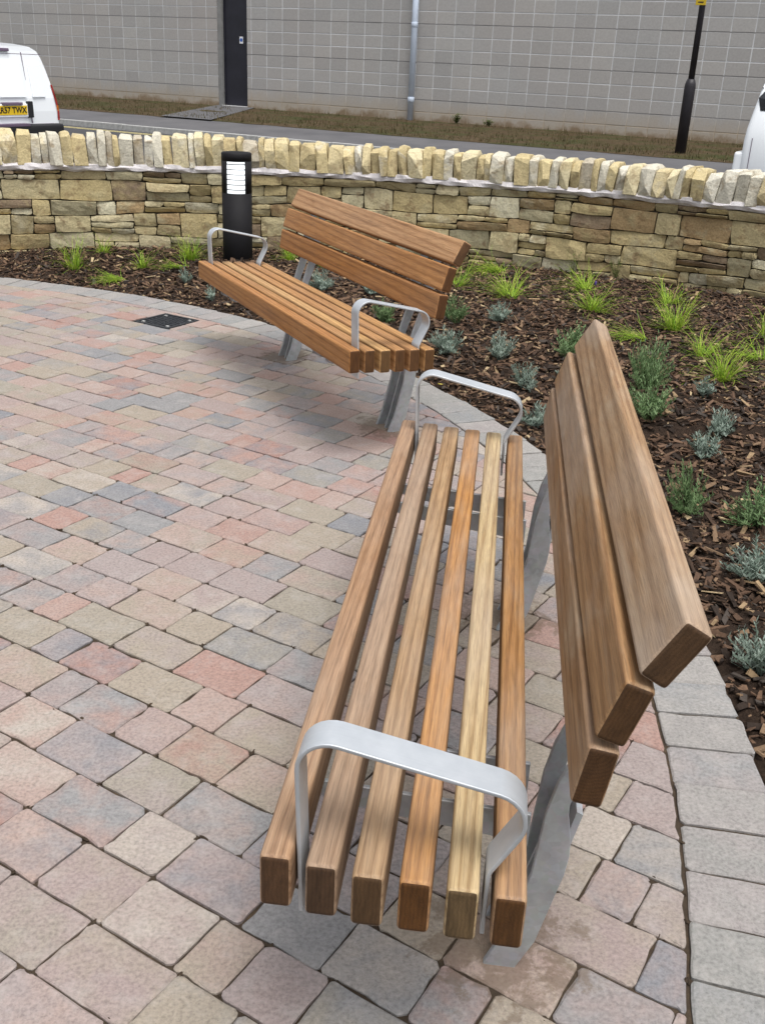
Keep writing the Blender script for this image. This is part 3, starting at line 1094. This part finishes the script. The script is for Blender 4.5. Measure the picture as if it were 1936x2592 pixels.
for i in range(nb):
    t0, t1 = 2 * math.pi * i / nb, 2 * math.pi * (i + 1) / nb
    e = .0022 / PR
    P = [PC + Vector((math.cos(t), math.sin(t), 0)) * r__ for t, r__ in ((t0 + e, RI + .003), (t0 + e, PR + rnd.uniform(-.006, .006)), (t1 - e, PR + rnd.uniform(-.006, .006)), (t1 - e, RI + .003))]
    q = to_px(sum(P, Vector((0, 0, 0))) / 4)
    if not q or not (-900 < q[0] < 2900 and 300 < q[1] < 3300):
        continue
    slabs.append(([(p.x, p.y) for p in P], True, 'edging_paver'))
rank = []
for i, (poly, cutp, nm) in enumerate(slabs):
    c = Vector((sum(p[0] for p in poly) / len(poly), sum(p[1] for p in poly) / len(poly), 0))
    q = to_px(c)
    rank.append(((0 if (-60 < q[0] < 1996 and q[1] < 2660) else 1), q[2], i, c))
rank.sort(key=lambda r__: r__[:3])
done = {'paver': 0, 'edging_paver': 0}
bulk = {'paver': ([], []), 'edging_paver': ([], [])}
for out_, d_, i, c in rank:
    poly, cutp, nm = slabs[i]
    vv, ff = paver_geo([(p[0] - c.x, p[1] - c.y) for p in poly], .75 if cutp else 1.0)
    zz = rnd.uniform(-.0018, .0018)
    tx, ty = rnd.uniform(-.012, .012), rnd.uniform(-.012, .012)
    if done[nm] < 298 and not out_:
        done[nm] += 1
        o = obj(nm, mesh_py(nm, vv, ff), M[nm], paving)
        o.location = (c.x, c.y, zz)
        o.rotation_euler = (tx, ty, 0)
    else:
        bv, bf = bulk[nm]
        q = len(bv)
        bv += [(x + c.x, y + c.y, z + zz + ty * -x + tx * y) for x, y, z in vv]
        bf += [tuple(k + q for k in f) for f in ff]
for nm, (bv, bf) in bulk.items():
    if bv:
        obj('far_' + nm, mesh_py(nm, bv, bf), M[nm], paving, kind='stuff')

# crumbs of soil lodged at the joint crossings
vv, ff = [], []
for out_, d_, i, c in rank:
    if d_ > 3.6: continue
    for q in slabs[i][0]:
        if rnd.random() < .22:
            n_ = rnd.randint(1, 3)
            for _ in range(n_):
                r_ = rnd.uniform(.0015, .005)
                cx, cy = q[0] + rnd.uniform(-.009, .009), q[1] + rnd.uniform(-.009, .009)
                k = len(vv)
                st_, ro = rnd.uniform(1.2, 4.0), RD + rnd.choice((0, 1.571)) + rnd.uniform(-.2, .2)
                for a_ in range(7):
                    w = rnd.uniform(.6, 1.15) * r_
                    x_, y_ = w * st_ * math.cos(a_ * .8976), w * math.sin(a_ * .8976)
                    vv.append((cx + x_ * math.cos(ro) - y_ * math.sin(ro), cy + x_ * math.sin(ro) + y_ * math.cos(ro), -.003))
                vv.append((cx, cy, rnd.uniform(.0008, .0024)))
                for a_ in range(7):
                    ff.append((k + a_, k + (a_ + 1) % 7, k + 7))
obj('joint_soil', mesh_py('joint_soil', vv, ff), M['sand'], paving, kind='stuff')

# inspection cover
cvc = ud * cu0 + vd * (cv_lo + ROW)
cover = empty('inspection_cover', (cvc.x, cvc.y, 0), RD, 'square black cast iron inspection cover set in the paving', 'drain cover')
fr = bmesh.new()
for x0, x1, y0, y1 in ((-.128, .128, -.128, -.112), (-.128, .128, .112, .128), (-.128, -.112, -.1115, .1115), (.112, .128, -.1115, .1115)):
    box_bm(x0, x1, y0, y1, -.03, .003, .0015, bm=fr)
obj('frame', fr, M['iron'], cover)
lid = obj('lid', box_bm(-.109, .109, -.109, .109, -.03, -.002, .002), M['iron'], cover)
rb = bmesh.new()
for i in range(7):
    for j in range(7):
        x, y = -.087 + .029 * i, -.087 + .029 * j
        if (i + j) % 2: box_bm(x - .011, x + .011, y - .004, y + .004, -.004, .0022, .001, bm=rb)
        else: box_bm(x - .004, x + .004, y - .011, y + .011, -.004, .0022, .001, bm=rb)
obj('tread', rb, M['iron'], lid)
hb = bmesh.new()
for x, y in ((-.09, .09), (.09, -.09), (.09, .09), (-.09, -.09)):
    box_bm(x - .008, x + .008, y - .008, y + .008, -.003, .0032, .001, bm=hb)
obj('keyhole_plug', hb, M['kerb'], lid)

# ------------------------------------------------------------------ planting bed
def wall_dist(x, y):
    d = WR - (Vector((x, y, 0)) - WC).length
    return d
def soil_z(x, y):
    r_ = (Vector((x, y, 0)) - PC).length - PR
    if r_ < -.02:
        return -.08
    t = min(1, max(0, r_ / .9))
    return -.022 + .085 * t * t * (3 - 2 * t) * (1 if y > 4 else .6) + .012 * noise.noise(Vector((x * 4, y * 4, 0))) + .006 * noise.noise(Vector((x * 11, y * 11, 5)))
vv, ff = [], []
NXG, NYG = 230, 210
for j in range(NYG + 1):
    for i in range(NXG + 1):
        x, y = -5.4 + 10.6 * i / NXG, -1.2 + 9.2 * j / NYG
        vv.append((x, y, soil_z(x, y)))
def keep(x, y):
    p = Vector((x, y, 0))
    return (p - PC).length > PR - .09 and ((p - WC).length < WR + .1)
for j in range(NYG):
    for i in range(NXG):
        q = j * (NXG + 1) + i
        x, y, z = vv[q]
        if keep(x + .02, y + .02):
            ff.append((q, q + 1, q + NXG + 2, q + NXG + 1))
me = mesh_py('planting_bed', vv, ff, True)
bm = bmesh.new(); bm.from_mesh(me)
bmesh.ops.delete(bm, geom=[v for v in bm.verts if not v.link_faces], context='VERTS')
bm.to_mesh(me); bm.free()
obj('planting_bed', me, M['soil'], kind='structure')

vv, ff = [], []
nchip = 0
tries = 0
while nchip < 34000 and tries < 400000:
    tries += 1
    x, y = rnd.uniform(-4.6, 4.2), rnd.uniform(.6, 7.75)
    p = Vector((x, y, 0))
    e = (p - PC).length - PR
    if e < .012 or (p - WC).length > WR - .005:
        continue
    q = to_px(p)
    if not q or not (-260 < q[0] < 2200 and 500 < q[1] < 2800):
        continue
    if e < .05 and rnd.random() < .35: continue
    l = rnd.choice((.008, .011, .014, .018, .024, .031, .042, .065)) * rnd.uniform(.8, 1.2)
    w = min(l * rnd.uniform(.22, .6), .018)
    th = rnd.uniform(.002, .006)
    mt = Matrix.Rotation(rnd.uniform(0, 6.283), 3, 'Z') @ Matrix.Rotation(rnd.gauss(0, .32), 3, 'Y') @ Matrix.Rotation(rnd.gauss(0, .5), 3, 'X')
    c = Vector((x, y, soil_z(x, y) + rnd.uniform(.0, .018)))
    k = len(vv)
    tp = rnd.uniform(.4, 1)
    for (a, b, d) in ((-1, -1, -1), (1, -tp, -1), (1, tp, -1), (-1, 1, -1), (-1, -1, 1), (1, -tp, 1), (1, tp, 1), (-1, 1, 1)):
        vv.append(c + mt @ Vector((a * l / 2 * rnd.uniform(.85, 1.1), b * w / 2, d * th / 2)))
    for f in ((3, 2, 1, 0), (4, 5, 6, 7), (0, 1, 5, 4), (1, 2, 6, 5), (2, 3, 7, 6), (3, 0, 4, 7)):
        ff.append(tuple(k + i for i in f))
    nchip += 1
obj('bark_mulch', mesh_py('bark_mulch', vv, ff), M['bark'], kind='stuff', label='dark brown bark chippings covering the planting bed', cat='mulch')

# ------------------------------------------------------------------ plants
def blades(n, hmin, hmax, spread, flop=(0, 0), width=.003, base=.03, seed=0):
    """a mop of long thin arching blades; flop bends the whole mop over to one side"""
    r = random.Random(seed)
    vv, ff = [], []
    fl = Vector((flop[0], flop[1], 0))
    for _ in range(n):
        t = r.uniform(0, 6.283)
        q = r.random() ** .5
        pos = Vector((math.cos(t), math.sin(t), 0)) * base * q + fl * r.uniform(-.012, .02)
        h = r.uniform(hmin, hmax)
        dn = Vector((math.cos(t + r.uniform(-.7, .7)), math.sin(t + r.uniform(-.7, .7)), 0)) * spread * (.35 + q) + fl * r.uniform(.5, 1.4)
        lean = min(dn.length, 1.6)
        dn = dn.normalized()
        k = len(vv)
        N = 6
        a_ = lean * r.uniform(.1, .5) + .85 * min(fl.length, 1.2) * r.uniform(.7, 1.1) + (r.uniform(.5, 1.1) if r.random() < .35 else 0)
        bend = max(.02, (r.uniform(1.2, 2.3) * min(1, .45 + lean * .6) - a_) / N)
        wig = r.uniform(-.25, .25)
        for i in range(N + 1):
            f = i / N
            side = Vector((-dn.y, dn.x, 0)) * width * (1 - f * .75) * (1 if i else .7)
            vv.append(pos - side)
            vv.append(pos + side)
            a_ = min(a_ + bend * (.5 + f), 2.2)
            dn = Vector((dn.x * math.cos(wig) - dn.y * math.sin(wig), dn.x * math.sin(wig) + dn.y * math.cos(wig), 0))
            pos = pos + (dn * math.sin(a_) + Vector((0, 0, math.cos(a_)))) * h / N
            pos.z = max(pos.z, .006 + .012 * r.random())
        for i in range(N):
            ff.append((k + 2 * i, k + 2 * i + 1, k + 2 * i + 3, k + 2 * i + 2))
    return mesh_py('blades', vv, ff)

def lavender(n, h, rad, seed, leafl=.028):
    r = random.Random(seed)
    vv, ff = [], []
    for _ in range(n):
        t = r.uniform(0, 6.283)
        out = rad * r.random() ** .6
        tip = Vector((math.cos(t) * out, math.sin(t) * out, h * (1 - .45 * (out / rad) ** 2) * r.uniform(.35, 1.25)))
        b = Vector((math.cos(t) * out * .25, math.sin(t) * out * .25, 0))
        nl = 13
        ax = (tip - b)
        for i in range(nl):
            f = (.25 + .75 * i / (nl - 1))
            c = b + ax * f + Vector((0, 0, .01 * math.sin(f * 3)))
            a2 = i * 2.4 + r.random()
            s1 = Vector((math.cos(a2), math.sin(a2), .55 + .6 * f)).normalized()
            s2 = s1.cross(ax).normalized() if ax.length > 0 else Vector((1, 0, 0))
            ll = leafl * r.uniform(.6, 1.1) * (1.0 - .35 * f)
            w = .0024 * r.uniform(.8, 1.3)
            k = len(vv)
            vv += [c - s2 * w * .6, c + s2 * w * .6, c + s1 * ll * .55 + s2 * w, c + s1 * ll, c + s1 * ll * .55 - s2 * w]
            ff.append((k, k + 1, k + 2, k + 3, k + 4))
        k = len(vv)
        sd = Vector((-ax.y, ax.x, 0)).normalized() * .0012 if (ax.x or ax.y) else Vector((.0012, 0, 0))
        vv += [b - sd, b + sd, tip + sd, tip - sd]
        ff.append((k, k + 1, k + 2, k + 3))
    return mesh_py('foliage', vv, ff)

GRP_G, GRP_L = 'bright green sedge clumps in the bed', 'young lavender plants in the bed'
# (photo x, y of the foot, height m, spread, flop direction, blades, label)
sedges = [
    (163, 576, .15, .55, (0, 0), 90, 'upright lime green sedge tuft below the rubble wall, leftmost of the bed'),
    (226, 556, .11, .9, (0, 0), 60, 'small spiky sedge tuft close to the wall, left of the lamp bollard'),
    (262, 597, .17, .3, (-1.35, -.1), 100, 'lime sedge lying flat on the bark beside the paving edge'),
    (308, 582, .11, .8, (0, 0), 60, 'little dark green sedge tuft between the flattened sedge and the lamp bollard'),
    (412, 572, .15, .8, (0, 0), 100, 'bushy sedge clump just left of the lamp bollard foot'),
    (395, 586, .14, .3, (-1.2, 0), 70, 'flopped sedge lying left behind the grey lavender by the far bench'),
    (626, 574, .13, .9, (0, 0), 80, 'sedge clump seen under the left end of the far bench backrest'),
    (712, 592, .12, .8, (.5, .3), 60, 'small sedge showing beneath the far bench backrest middle'),
    (985, 632, .16, .4, (.2, .6), 80, 'sedge behind the right end of the far bench backrest'),
    (1078, 600, .17, .4, (-1.1, .1), 150, 'long sedge flopped left towards the far bench backrest'),
    (1100, 655, .19, .5, (-.3, .5), 130, 'large sedge clump drooping beside the far bench, nearest to it on the right'),
    (1262, 640, .18, .5, (-.5, .5), 110, 'sedge leaning left in the middle of the bed, above the near bench backrest'),
    (1278, 688, .16, .8, (0, .1), 110, 'sedge clump with a purple flower just above the near bench backrest tip'),
    (1440, 668, .14, .9, (.2, .2), 90, 'sedge clump with spidery blades right of centre in the bed'),
    (1452, 728, .15, .5, (-.1, .1), 130, 'rounded lime sedge mound right of the near bench backrest tip'),
    (1385, 748, .17, .3, (-1.2, .1), 90, 'sedge flopped left against the near bench backrest tip'),
    (1515, 785, .15, .6, (.1, .2), 80, 'yellowish sedge tuft on the bark in the right of the bed'),
    (1556, 836, .16, .8, (0, 0), 130, 'broad green sedge clump above the two silvery lavenders'),
    (1648, 745, .14, .7, (0, 0), 70, 'dark sedge tuft cut by the right edge below the wall'),
    (1640, 795, .15, .5, (-.6, 0), 70, 'sedge spreading left at the right edge above the lavenders'),
]
for i, (px, py, h, sp, fl, n, lab) in enumerate(sedges):
    p = at(px, py, .03)
    p.z = soil_z(p.x, p.y) + .004
    t = empty('sedge', p, 0, lab, 'grass clump', GRP_G)
    big = 1.15
    obj('blades', blades(int(n * (1.0 + .5 * rnd.random())), h * .4 * big, h * rnd.uniform(1.5, 1.95) * big, sp * .8 + .3, fl, .0019, .03, 100 + i), M['grass'], t)
    if 'purple' in lab:
        f = lathe_bm([(.002, .0), (.006, .005), (.007, .02), (.002, .03)], 8)
        bmesh.ops.translate(f, verts=f.verts[:], vec=(.0, .02, h * .95))
        st = lathe_bm([(.0012, 0), (.0012, h * .96)], 5)
        bmesh.ops.translate(st, verts=st.verts[:], vec=(.0, .02, 0))
        s_ = obj('stem', st, M['grass'], t)
        obj('flower', f, M['flower'], s_)
lavs = [
    (402, 612, .085, .05, 34, 0, 'small grey lavender left of the far bench seat end'),
    (460, 640, .075, .05, 30, 0, 'grey lavender peeping out under the far bench left seat end'),
    (694, 640, .10, .07, 60, 0, 'grey lavender framed between far bench seat and backrest, left one'),
    (797, 650, .09, .06, 44, 0, 'dusty grey lavender behind the middle of the far bench'),
    (825, 700, .10, .07, 50, 1, 'green lavender inside the far bench right armrest loop'),
    (982, 712, .11, .075, 64, 1, 'leafy lavender just right of the far bench lowest back slat'),
    (1078, 712, .09, .07, 54, 0, 'grey lavender in front of the drooping sedge right of the far bench'),
    (962, 760, .095, .075, 60, 0, 'blue grey lavender right of the far bench right armrest'),
    (1080, 782, .12, .08, 72, 0, 'wide lavender on the bark midway between the two benches'),
    (1130, 832, .10, .075, 56, 0, 'silvery lavender right above the near bench far armrest'),
    (1222, 790, .12, .075, 70, 1, 'green lavender beside the near bench top back slat far end'),
    (1222, 828, .08, .05, 34, 0, 'low lavender half hidden by the near bench middle back slat'),
    (1163, 905, .075, .05, 34, 0, 'tiny silvery lavender right of the near bench far armrest'),
    (1385, 860, .16, .115, 130, 1, 'largest lavender bush, right behind the near bench backrest'),
    (1398, 920, .13, .09, 80, 1, 'lavender touching the near bench top back slat below the largest bush'),
    (1518, 880, .08, .05, 34, 0, 'small lavender sprig above the round silvery lavender'),
    (1552, 948, .105, .07, 74, 0, 'round silvery lavender on the bark at the right of the bed'),
    (1520, 990, .09, .06, 50, 0, 'silvery lavender just below the round silvery one at the right'),
    (1484, 1092, .12, .09, 84, 1, 'spreading green lavender right of the near bench backrest middle'),
    (1636, 1125, .15, .10, 80, 1, 'tall green lavender at the right picture edge'),
    (1640, 1240, .12, .085, 70, 0, 'silver lavender cut by the right edge, below the tall green one'),
    (1650, 1430, .10, .07, 50, 0, 'lowest lavender at the right edge near the paving'),
]
for i, (px, py, h, rad, n, kind, lab) in enumerate(lavs):
    p = at(px, py, .02)
    p.z = soil_z(p.x, p.y) + .002
    t = empty('lavender', p, rnd.uniform(0, 6), lab, 'lavender', GRP_L)
    fo = obj('foliage', lavender(int(n * .8), h * 1.15, rad * 1.2, 300 + i, .026 + .012 * rnd.random()), M['lavg'] if kind else M['lav'], t)
    fo.scale = (rnd.uniform(.75, 1.35), rnd.uniform(.7, 1.1), rnd.uniform(.8, 1.2))
    fo.rotation_euler = (rnd.uniform(-.25, .25), rnd.uniform(-.25, .25), 0)
    st = lathe_bm([(.004, -.01), (.003, h * .4)], 6)
    obj('stem', st, M['bark'], t)

def weed(n, h, rad, seed, leafl=.016):
    r = random.Random(seed)
    vv, ff = [], []
    for _ in range(n):
        t = r.uniform(0, 6.283)
        tip = Vector((math.cos(t) * rad * r.random(), math.sin(t) * rad * r.random() * .5, h * r.uniform(.5, 1)))
        ax = tip
        sd = Vector((.001, 0, 0))
        k = len(vv)
        vv += [-sd, sd, tip + sd, tip - sd]
        ff.append((k, k + 1, k + 2, k + 3))
        for i in range(9):
            f = r.uniform(.2, 1)
            c = tip * f
            a2 = r.uniform(0, 6.28)
            s1 = Vector((math.cos(a2), math.sin(a2), r.uniform(-.2, .6))).normalized()
            s2 = s1.cross(Vector((0, 0, 1))).normalized() * leafl * .28
            ll = leafl * r.uniform(.6, 1.3)
            k = len(vv)
            vv += [c, c + s1 * ll * .5 + s2, c + s1 * ll, c + s1 * ll * .5 - s2]
            ff.append((k, k + 1, k + 2, k + 3))
    return mesh_py('foliage', vv, ff)
for i, (px, py, h, rad, n, lab) in enumerate([
    (1600, 636, .22, .16, 46, 'wispy green weed growing against the wall at the right edge'),
    (1640, 645, .24, .12, 30, 'wispy weed in the right corner against the wall, cut by the picture edge'),
    (1235, 598, .20, .06, 10, 'thin trailing weed in front of the wall, left one of the sparse pair'),
    (1330, 605, .16, .07, 12, 'sparse pale weed in front of the wall, right one of the sparse pair')]):
    p = at(px, py, .05)
    p.z = soil_z(p.x, p.y)
    t = empty('weed', p, 0, lab, 'weed', 'weeds along the rubble wall')
    obj('foliage', weed(n, h, rad, 500 + i), M['weed'], t)
for i, (a, n_, h, rad, nn_, lab) in enumerate([
    (-11.9, 25.3, .28, .16, 40, 'small green weed at the foot of the block wall, right of the downpipe'),
    (-11.0, 25.3, .20, .18, 30, 'second green weed at the foot of the block wall, further from the downpipe')]):
    t = empty('weed', W(a, n_, 0), 0, lab, 'weed', 'weeds along the block building')
    obj('foliage', weed(nn_, h, rad, 600 + i, .06), M['weed'], t)

# a few yellow fallen leaves
lf = [(0, 0, 0), (.012, .009, .004), (.026, .008, .002), (.036, 0, .006), (.026, -.009, .003), (.012, -.008, .005)]
for px, py, s_, lab in ((563, 661, .8, 'yellow fallen leaf by the paving edge under the far bench seat, upper one'), (560, 679, .8, 'yellow fallen leaf by the paving edge under the far bench seat, lower one'), (957, 830, 1.0, 'yellow leaf on the bark above the near bench far armrest')):
    p = at(px, py, .005)
    bl = mesh_py('fallen_leaf', [(x * s_, y * s_, z) for x, y, z in lf] + [(x * s_, y * s_, z - .0008) for x, y, z in lf], [(0, 1, 2, 3, 4, 5), (11, 10, 9, 8, 7, 6)] + [(i, (i + 1) % 6, (i + 1) % 6 + 6, i + 6)[::-1] for i in range(6)])
    o = obj('fallen_leaf', bl, M['yellow_leaf'], None, None, lab, 'leaf', 'yellow fallen leaves')
    o.location = (p.x, p.y, max(0.003, soil_z(p.x, p.y) + .016))
    o.rotation_euler = (.2, -.2, rnd.uniform(0, 6))

# ------------------------------------------------------------------ benches
SL, SW, SP, SH, SZ, ST = 1.8, .0424, .0614, .0857, .4402, math.tan(R(-3.595))
BX = .0948
BOARDS = [(.5089, .3974, 8.67), (.6147, .4164, 17.58), (.715, .4581, 29.65)]
BT, BH = .0425, .0945

def rounded(path, radii, n=7):
    out = [Vector(path[0])]
    for i in range(1, len(path) - 1):
        p, a, b = Vector(path[i]), Vector(path[i - 1]), Vector(path[i + 1])
        da, db = (a - p).normalized(), (b - p).normalized()
        ang = da.angle(db)
        t = min(radii[i] / math.tan(ang / 2), (a - p).length * .49, (b - p).length * .49)
        rr = t * math.tan(ang / 2)
        cdir = (da + db).normalized()
        c = p + cdir * (rr / math.sin(ang / 2))
        p0, p1 = p + da * t, p + db * t
        v0, v1 = p0 - c, p1 - c
        tot = v0.angle(v1)
        sg = 1 if (v0.x * v1.y - v0.y * v1.x) > 0 else -1
        for k in range(n + 1):
            w = sg * tot * k / n
            out.append(c + Vector((v0.x * math.cos(w) - v0.y * math.sin(w), v0.x * math.sin(w) + v0.y * math.cos(w))))
    out.append(Vector(path[-1]))
    return out

def strap_bm(path, x0, x1, th):
    b = bmesh.new()
    rings = []
    for i, p in enumerate(path):
        d = (path[min(i + 1, len(path) - 1)] - path[max(i - 1, 0)]).normalized()
        nr = Vector((-d.y, d.x)) * th / 2
        rings.append([b.verts.new((x, q.x, q.y)) for x, q in ((x0, p - nr), (x1, p - nr), (x1, p + nr), (x0, p + nr))])
    for a, c in zip(rings, rings[1:]):
        for i in range(4):
            f = b.faces.new((a[i], a[(i + 1) % 4], c[(i + 1) % 4], c[i]))
            f.smooth = False
    b.faces.new(rings[0][::-1])
    b.faces.new(rings[-1])
    bmesh.ops.recalc_face_normals(b, faces=b.faces[:])
    ed = [e for e in b.edges if len(e.link_faces) == 2 and e.calc_face_angle(0) > R(60)]
    bmesh.ops.bevel(b, geom=ed, offset=.0012, segments=1, affect='EDGES')
    for f in b.faces:
        if abs(f.normal.x) < .3: f.smooth = True
    return b

def make_bench(k, label, seat_cols, back_cols):
    o_, ex, ey, a = bench_frame(k)
    org = o_ + ex * (SL / 2) + ey * .18
    t = empty('park_bench', org, a + math.pi, label, 'bench', 'timber and steel benches on the paving')
    X = lambda x: SL / 2 - x           # distance from the right-hand end -> bench's own x
    Y = lambda y: y - .18
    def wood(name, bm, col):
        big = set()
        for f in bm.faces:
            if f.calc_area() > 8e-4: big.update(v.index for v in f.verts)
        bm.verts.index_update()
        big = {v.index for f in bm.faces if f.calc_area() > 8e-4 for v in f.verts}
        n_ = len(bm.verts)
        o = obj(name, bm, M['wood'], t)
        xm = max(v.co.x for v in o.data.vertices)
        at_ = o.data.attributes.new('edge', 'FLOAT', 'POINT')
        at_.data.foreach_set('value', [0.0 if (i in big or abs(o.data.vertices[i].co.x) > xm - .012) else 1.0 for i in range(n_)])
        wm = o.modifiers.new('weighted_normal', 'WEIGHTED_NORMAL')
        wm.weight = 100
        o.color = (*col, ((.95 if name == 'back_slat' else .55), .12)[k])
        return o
    for i in range(6):
        jit = rnd.uniform(-.004, .004)
        b = box_bm(-SL / 2, SL / 2, -SW / 2, SW / 2, -SH / 2, SH / 2, .0088, 4)
        for f in b.faces: f.smooth = True
        for v in b.verts:
            v.co.z += .0012 * noise.noise(Vector((v.co.x * 3, i, k)))
        y = i * SP + SW / 2
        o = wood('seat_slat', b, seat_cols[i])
        o.location = (jit, Y(y), SZ - SH / 2 + y * ST - .004 * (i / 5) * (1 - i / 5))
    for i, (bz, by, an) in enumerate(BOARDS):
        b = box_bm(-(SL / 2 - BX), SL / 2 - BX, -BT / 2, BT / 2, -BH / 2, BH / 2, .0088, 4)
        for f in b.faces: f.smooth = True
        an = R(an)
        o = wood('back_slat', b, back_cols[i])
        U = Vector((0, math.sin(an), math.cos(an)))
        B = Vector((0, math.cos(an), -math.sin(an)))
        c = Vector((0, Y(by), bz)) + U * .0428 + B * .0202
        o.location = c
        o.rotation_euler = (-an, 0, 0)
    # legs: pair of bent plates with a web between
    front = [(.318, 0), (.342, .06), (.378, .20), (.388, .325), (.400, .385), (.4365, .490), (.4515, .590), (.4835, .684), (.5080, .722)]
    front_l = [(.318, -.10), (.318, .0)] + front[1:]
    back_l = [(.524, .708), (.511, .664), (.490, .575), (.472, .48), (.434, .385), (.423, .350), (.424, .330), (.429, .304), (.433, .276), (.434, .25), (.430, .21), (.398, .06), (.372, 0), (.370, -.10)]
    for side in (0, 1):
        xa = .28 if side == 0 else SL - .28 - .117
        b = bmesh.new()
        for xp in (xa, xa + .105):
            prism_yz([(Y(y), z) for y, z in front_l + back_l], X(xp + .012), X(xp), .0015, bm=b)
        lg = obj('leg', b, M['galv'], t)
        web = [(.352, -.1), (.352, 0), (.376, .06), (.421, .245), (.437, .33), (.447, .325), (.431, .245), (.386, .06), (.362, 0), (.362, -.1)]
        obj('web', prism_yz([(Y(y), z) for y, z in web], X(xa + .105), X(xa + .012), 0), M['galv'], lg)
        rib = [(.325, -.06), (.331, .0), (.350, .06), (.395, .245), (.42, .32), (.437, .31), (.421, .245), (.376, .06), (.352, 0), (.352, -.06)]
        obj('rib', prism_yz([(Y(y), z) for y, z in rib], X(xa + .062), X(xa + .054), 0), M['galv'], lg)
        # seat arms outside the leg plates: straight top under the slats, rounded ends
        sb = lambda y: SZ - SH + y * ST - .0008
        arm = [(.03, sb(.03)), (.366, sb(.366)), (.366, .268), (.30, .282), (.12, .303), (.05, .314), (.032, .323), (.026, .335)]
        for xp in (xa - .0085, xa + .1175):
            obj('seat_bracket', prism_yz([(Y(y), z) for y, z in arm], X(xp + .008), X(xp), .0012), M['galv'], t)
        # armrest strap
        xs = (.031, .085) if side == 0 else (SL - .085, SL - .031)
        path = rounded([(Y(.0515), .322), (Y(.0415), .612), (Y(.360), .541), (Y(.2975), .425), (Y(.2975), .322)], [0, .042, .045, .03, 0], 8)
        ar = obj('armrest', strap_bm(path, X(xs[1]), X(xs[0]), .0062), M['brushed'], t)
        ar.modifiers.new('weighted_normal', 'WEIGHTED_NORMAL').weight = 100
    return t

make_bench(0, 'near bench in the foreground, bleached timber slats, seen from its end',
           [(.285, .168, .092), (.245, .155, .092), (.29, .185, .095), (.345, .168, .052), (.40, .30, .165), (.29, .148, .052)],
           [(.245, .135, .060), (.265, .152, .070), (.285, .178, .095)])
make_bench(1, 'far bench with orange brown slats standing by the lamp bollard',
           [(.335, .158, .052), (.35, .185, .072), (.43, .26, .108), (.37, .195, .076), (.36, .19, .075), (.39, .215, .085)],
           [(.325, .15, .048), (.345, .168, .060), (.375, .215, .105)])

# ------------------------------------------------------------------ lamp bollard
BP = Vector((-1.105, 7.27, 0))
BR, BHT = .103, .785
bol = empty('lamp_bollard', (BP.x, BP.y, soil_z(BP.x, BP.y) * 0), 0, 'black cylindrical lamp bollard with lit white window behind the far bench', 'bollard light')
ang_c = math.atan2(-BP.y, -BP.x) - R(4)      # window looks this way
obj('post', lathe_bm([(BR, -.1), (BR, .522)], 40), M['black_paint'], bol)
W0, W1 = .525, .73
HALF = R(41)
b = bmesh.new()
nseg = 40
ring = []
for i in range(nseg + 1):
    t = ang_c + HALF + (2 * math.pi - 2 * HALF) * i / nseg
    c, s = math.cos(t), math.sin(t)
    ring.append([b.verts.new((r_ * c, r_ * s, z)) for r_, z in ((BR, W0 - .003), (BR, W1 + .002), (BR - .011, W1 + .002), (BR - .011, W0 - .003))])
for a_, c_ in zip(ring, ring[1:]):
    for i in range(4):
        f = b.faces.new((a_[i], a_[(i + 1) % 4], c_[(i + 1) % 4], c_[i]))
        f.smooth = i in (0, 2)
b.faces.new(ring[0]); b.faces.new(ring[-1][::-1])
bmesh.ops.recalc_face_normals(b, faces=b.faces[:])
obj('window_frame', b, M['black_paint'], bol)
obj('cap', lathe_bm([(BR, W1), (BR, BHT - .006), (BR - .006, BHT), (.02, BHT + .006)], 40), M['black_paint'], bol)
ln = obj('lens', lathe_bm([(BR - .016, W0 - .003), (BR - .016, W1 + .004)], 40), M['lens'], bol)
for i in range(6):
    z = W0 + .022 + i * .033
    obj('louvre', lathe_bm([(BR - .0158, z - .0008), (BR - .0114, z - .0028), (BR - .0114, z + .0012), (BR - .0158, z + .003)], 40, False), M['louvre'], ln)
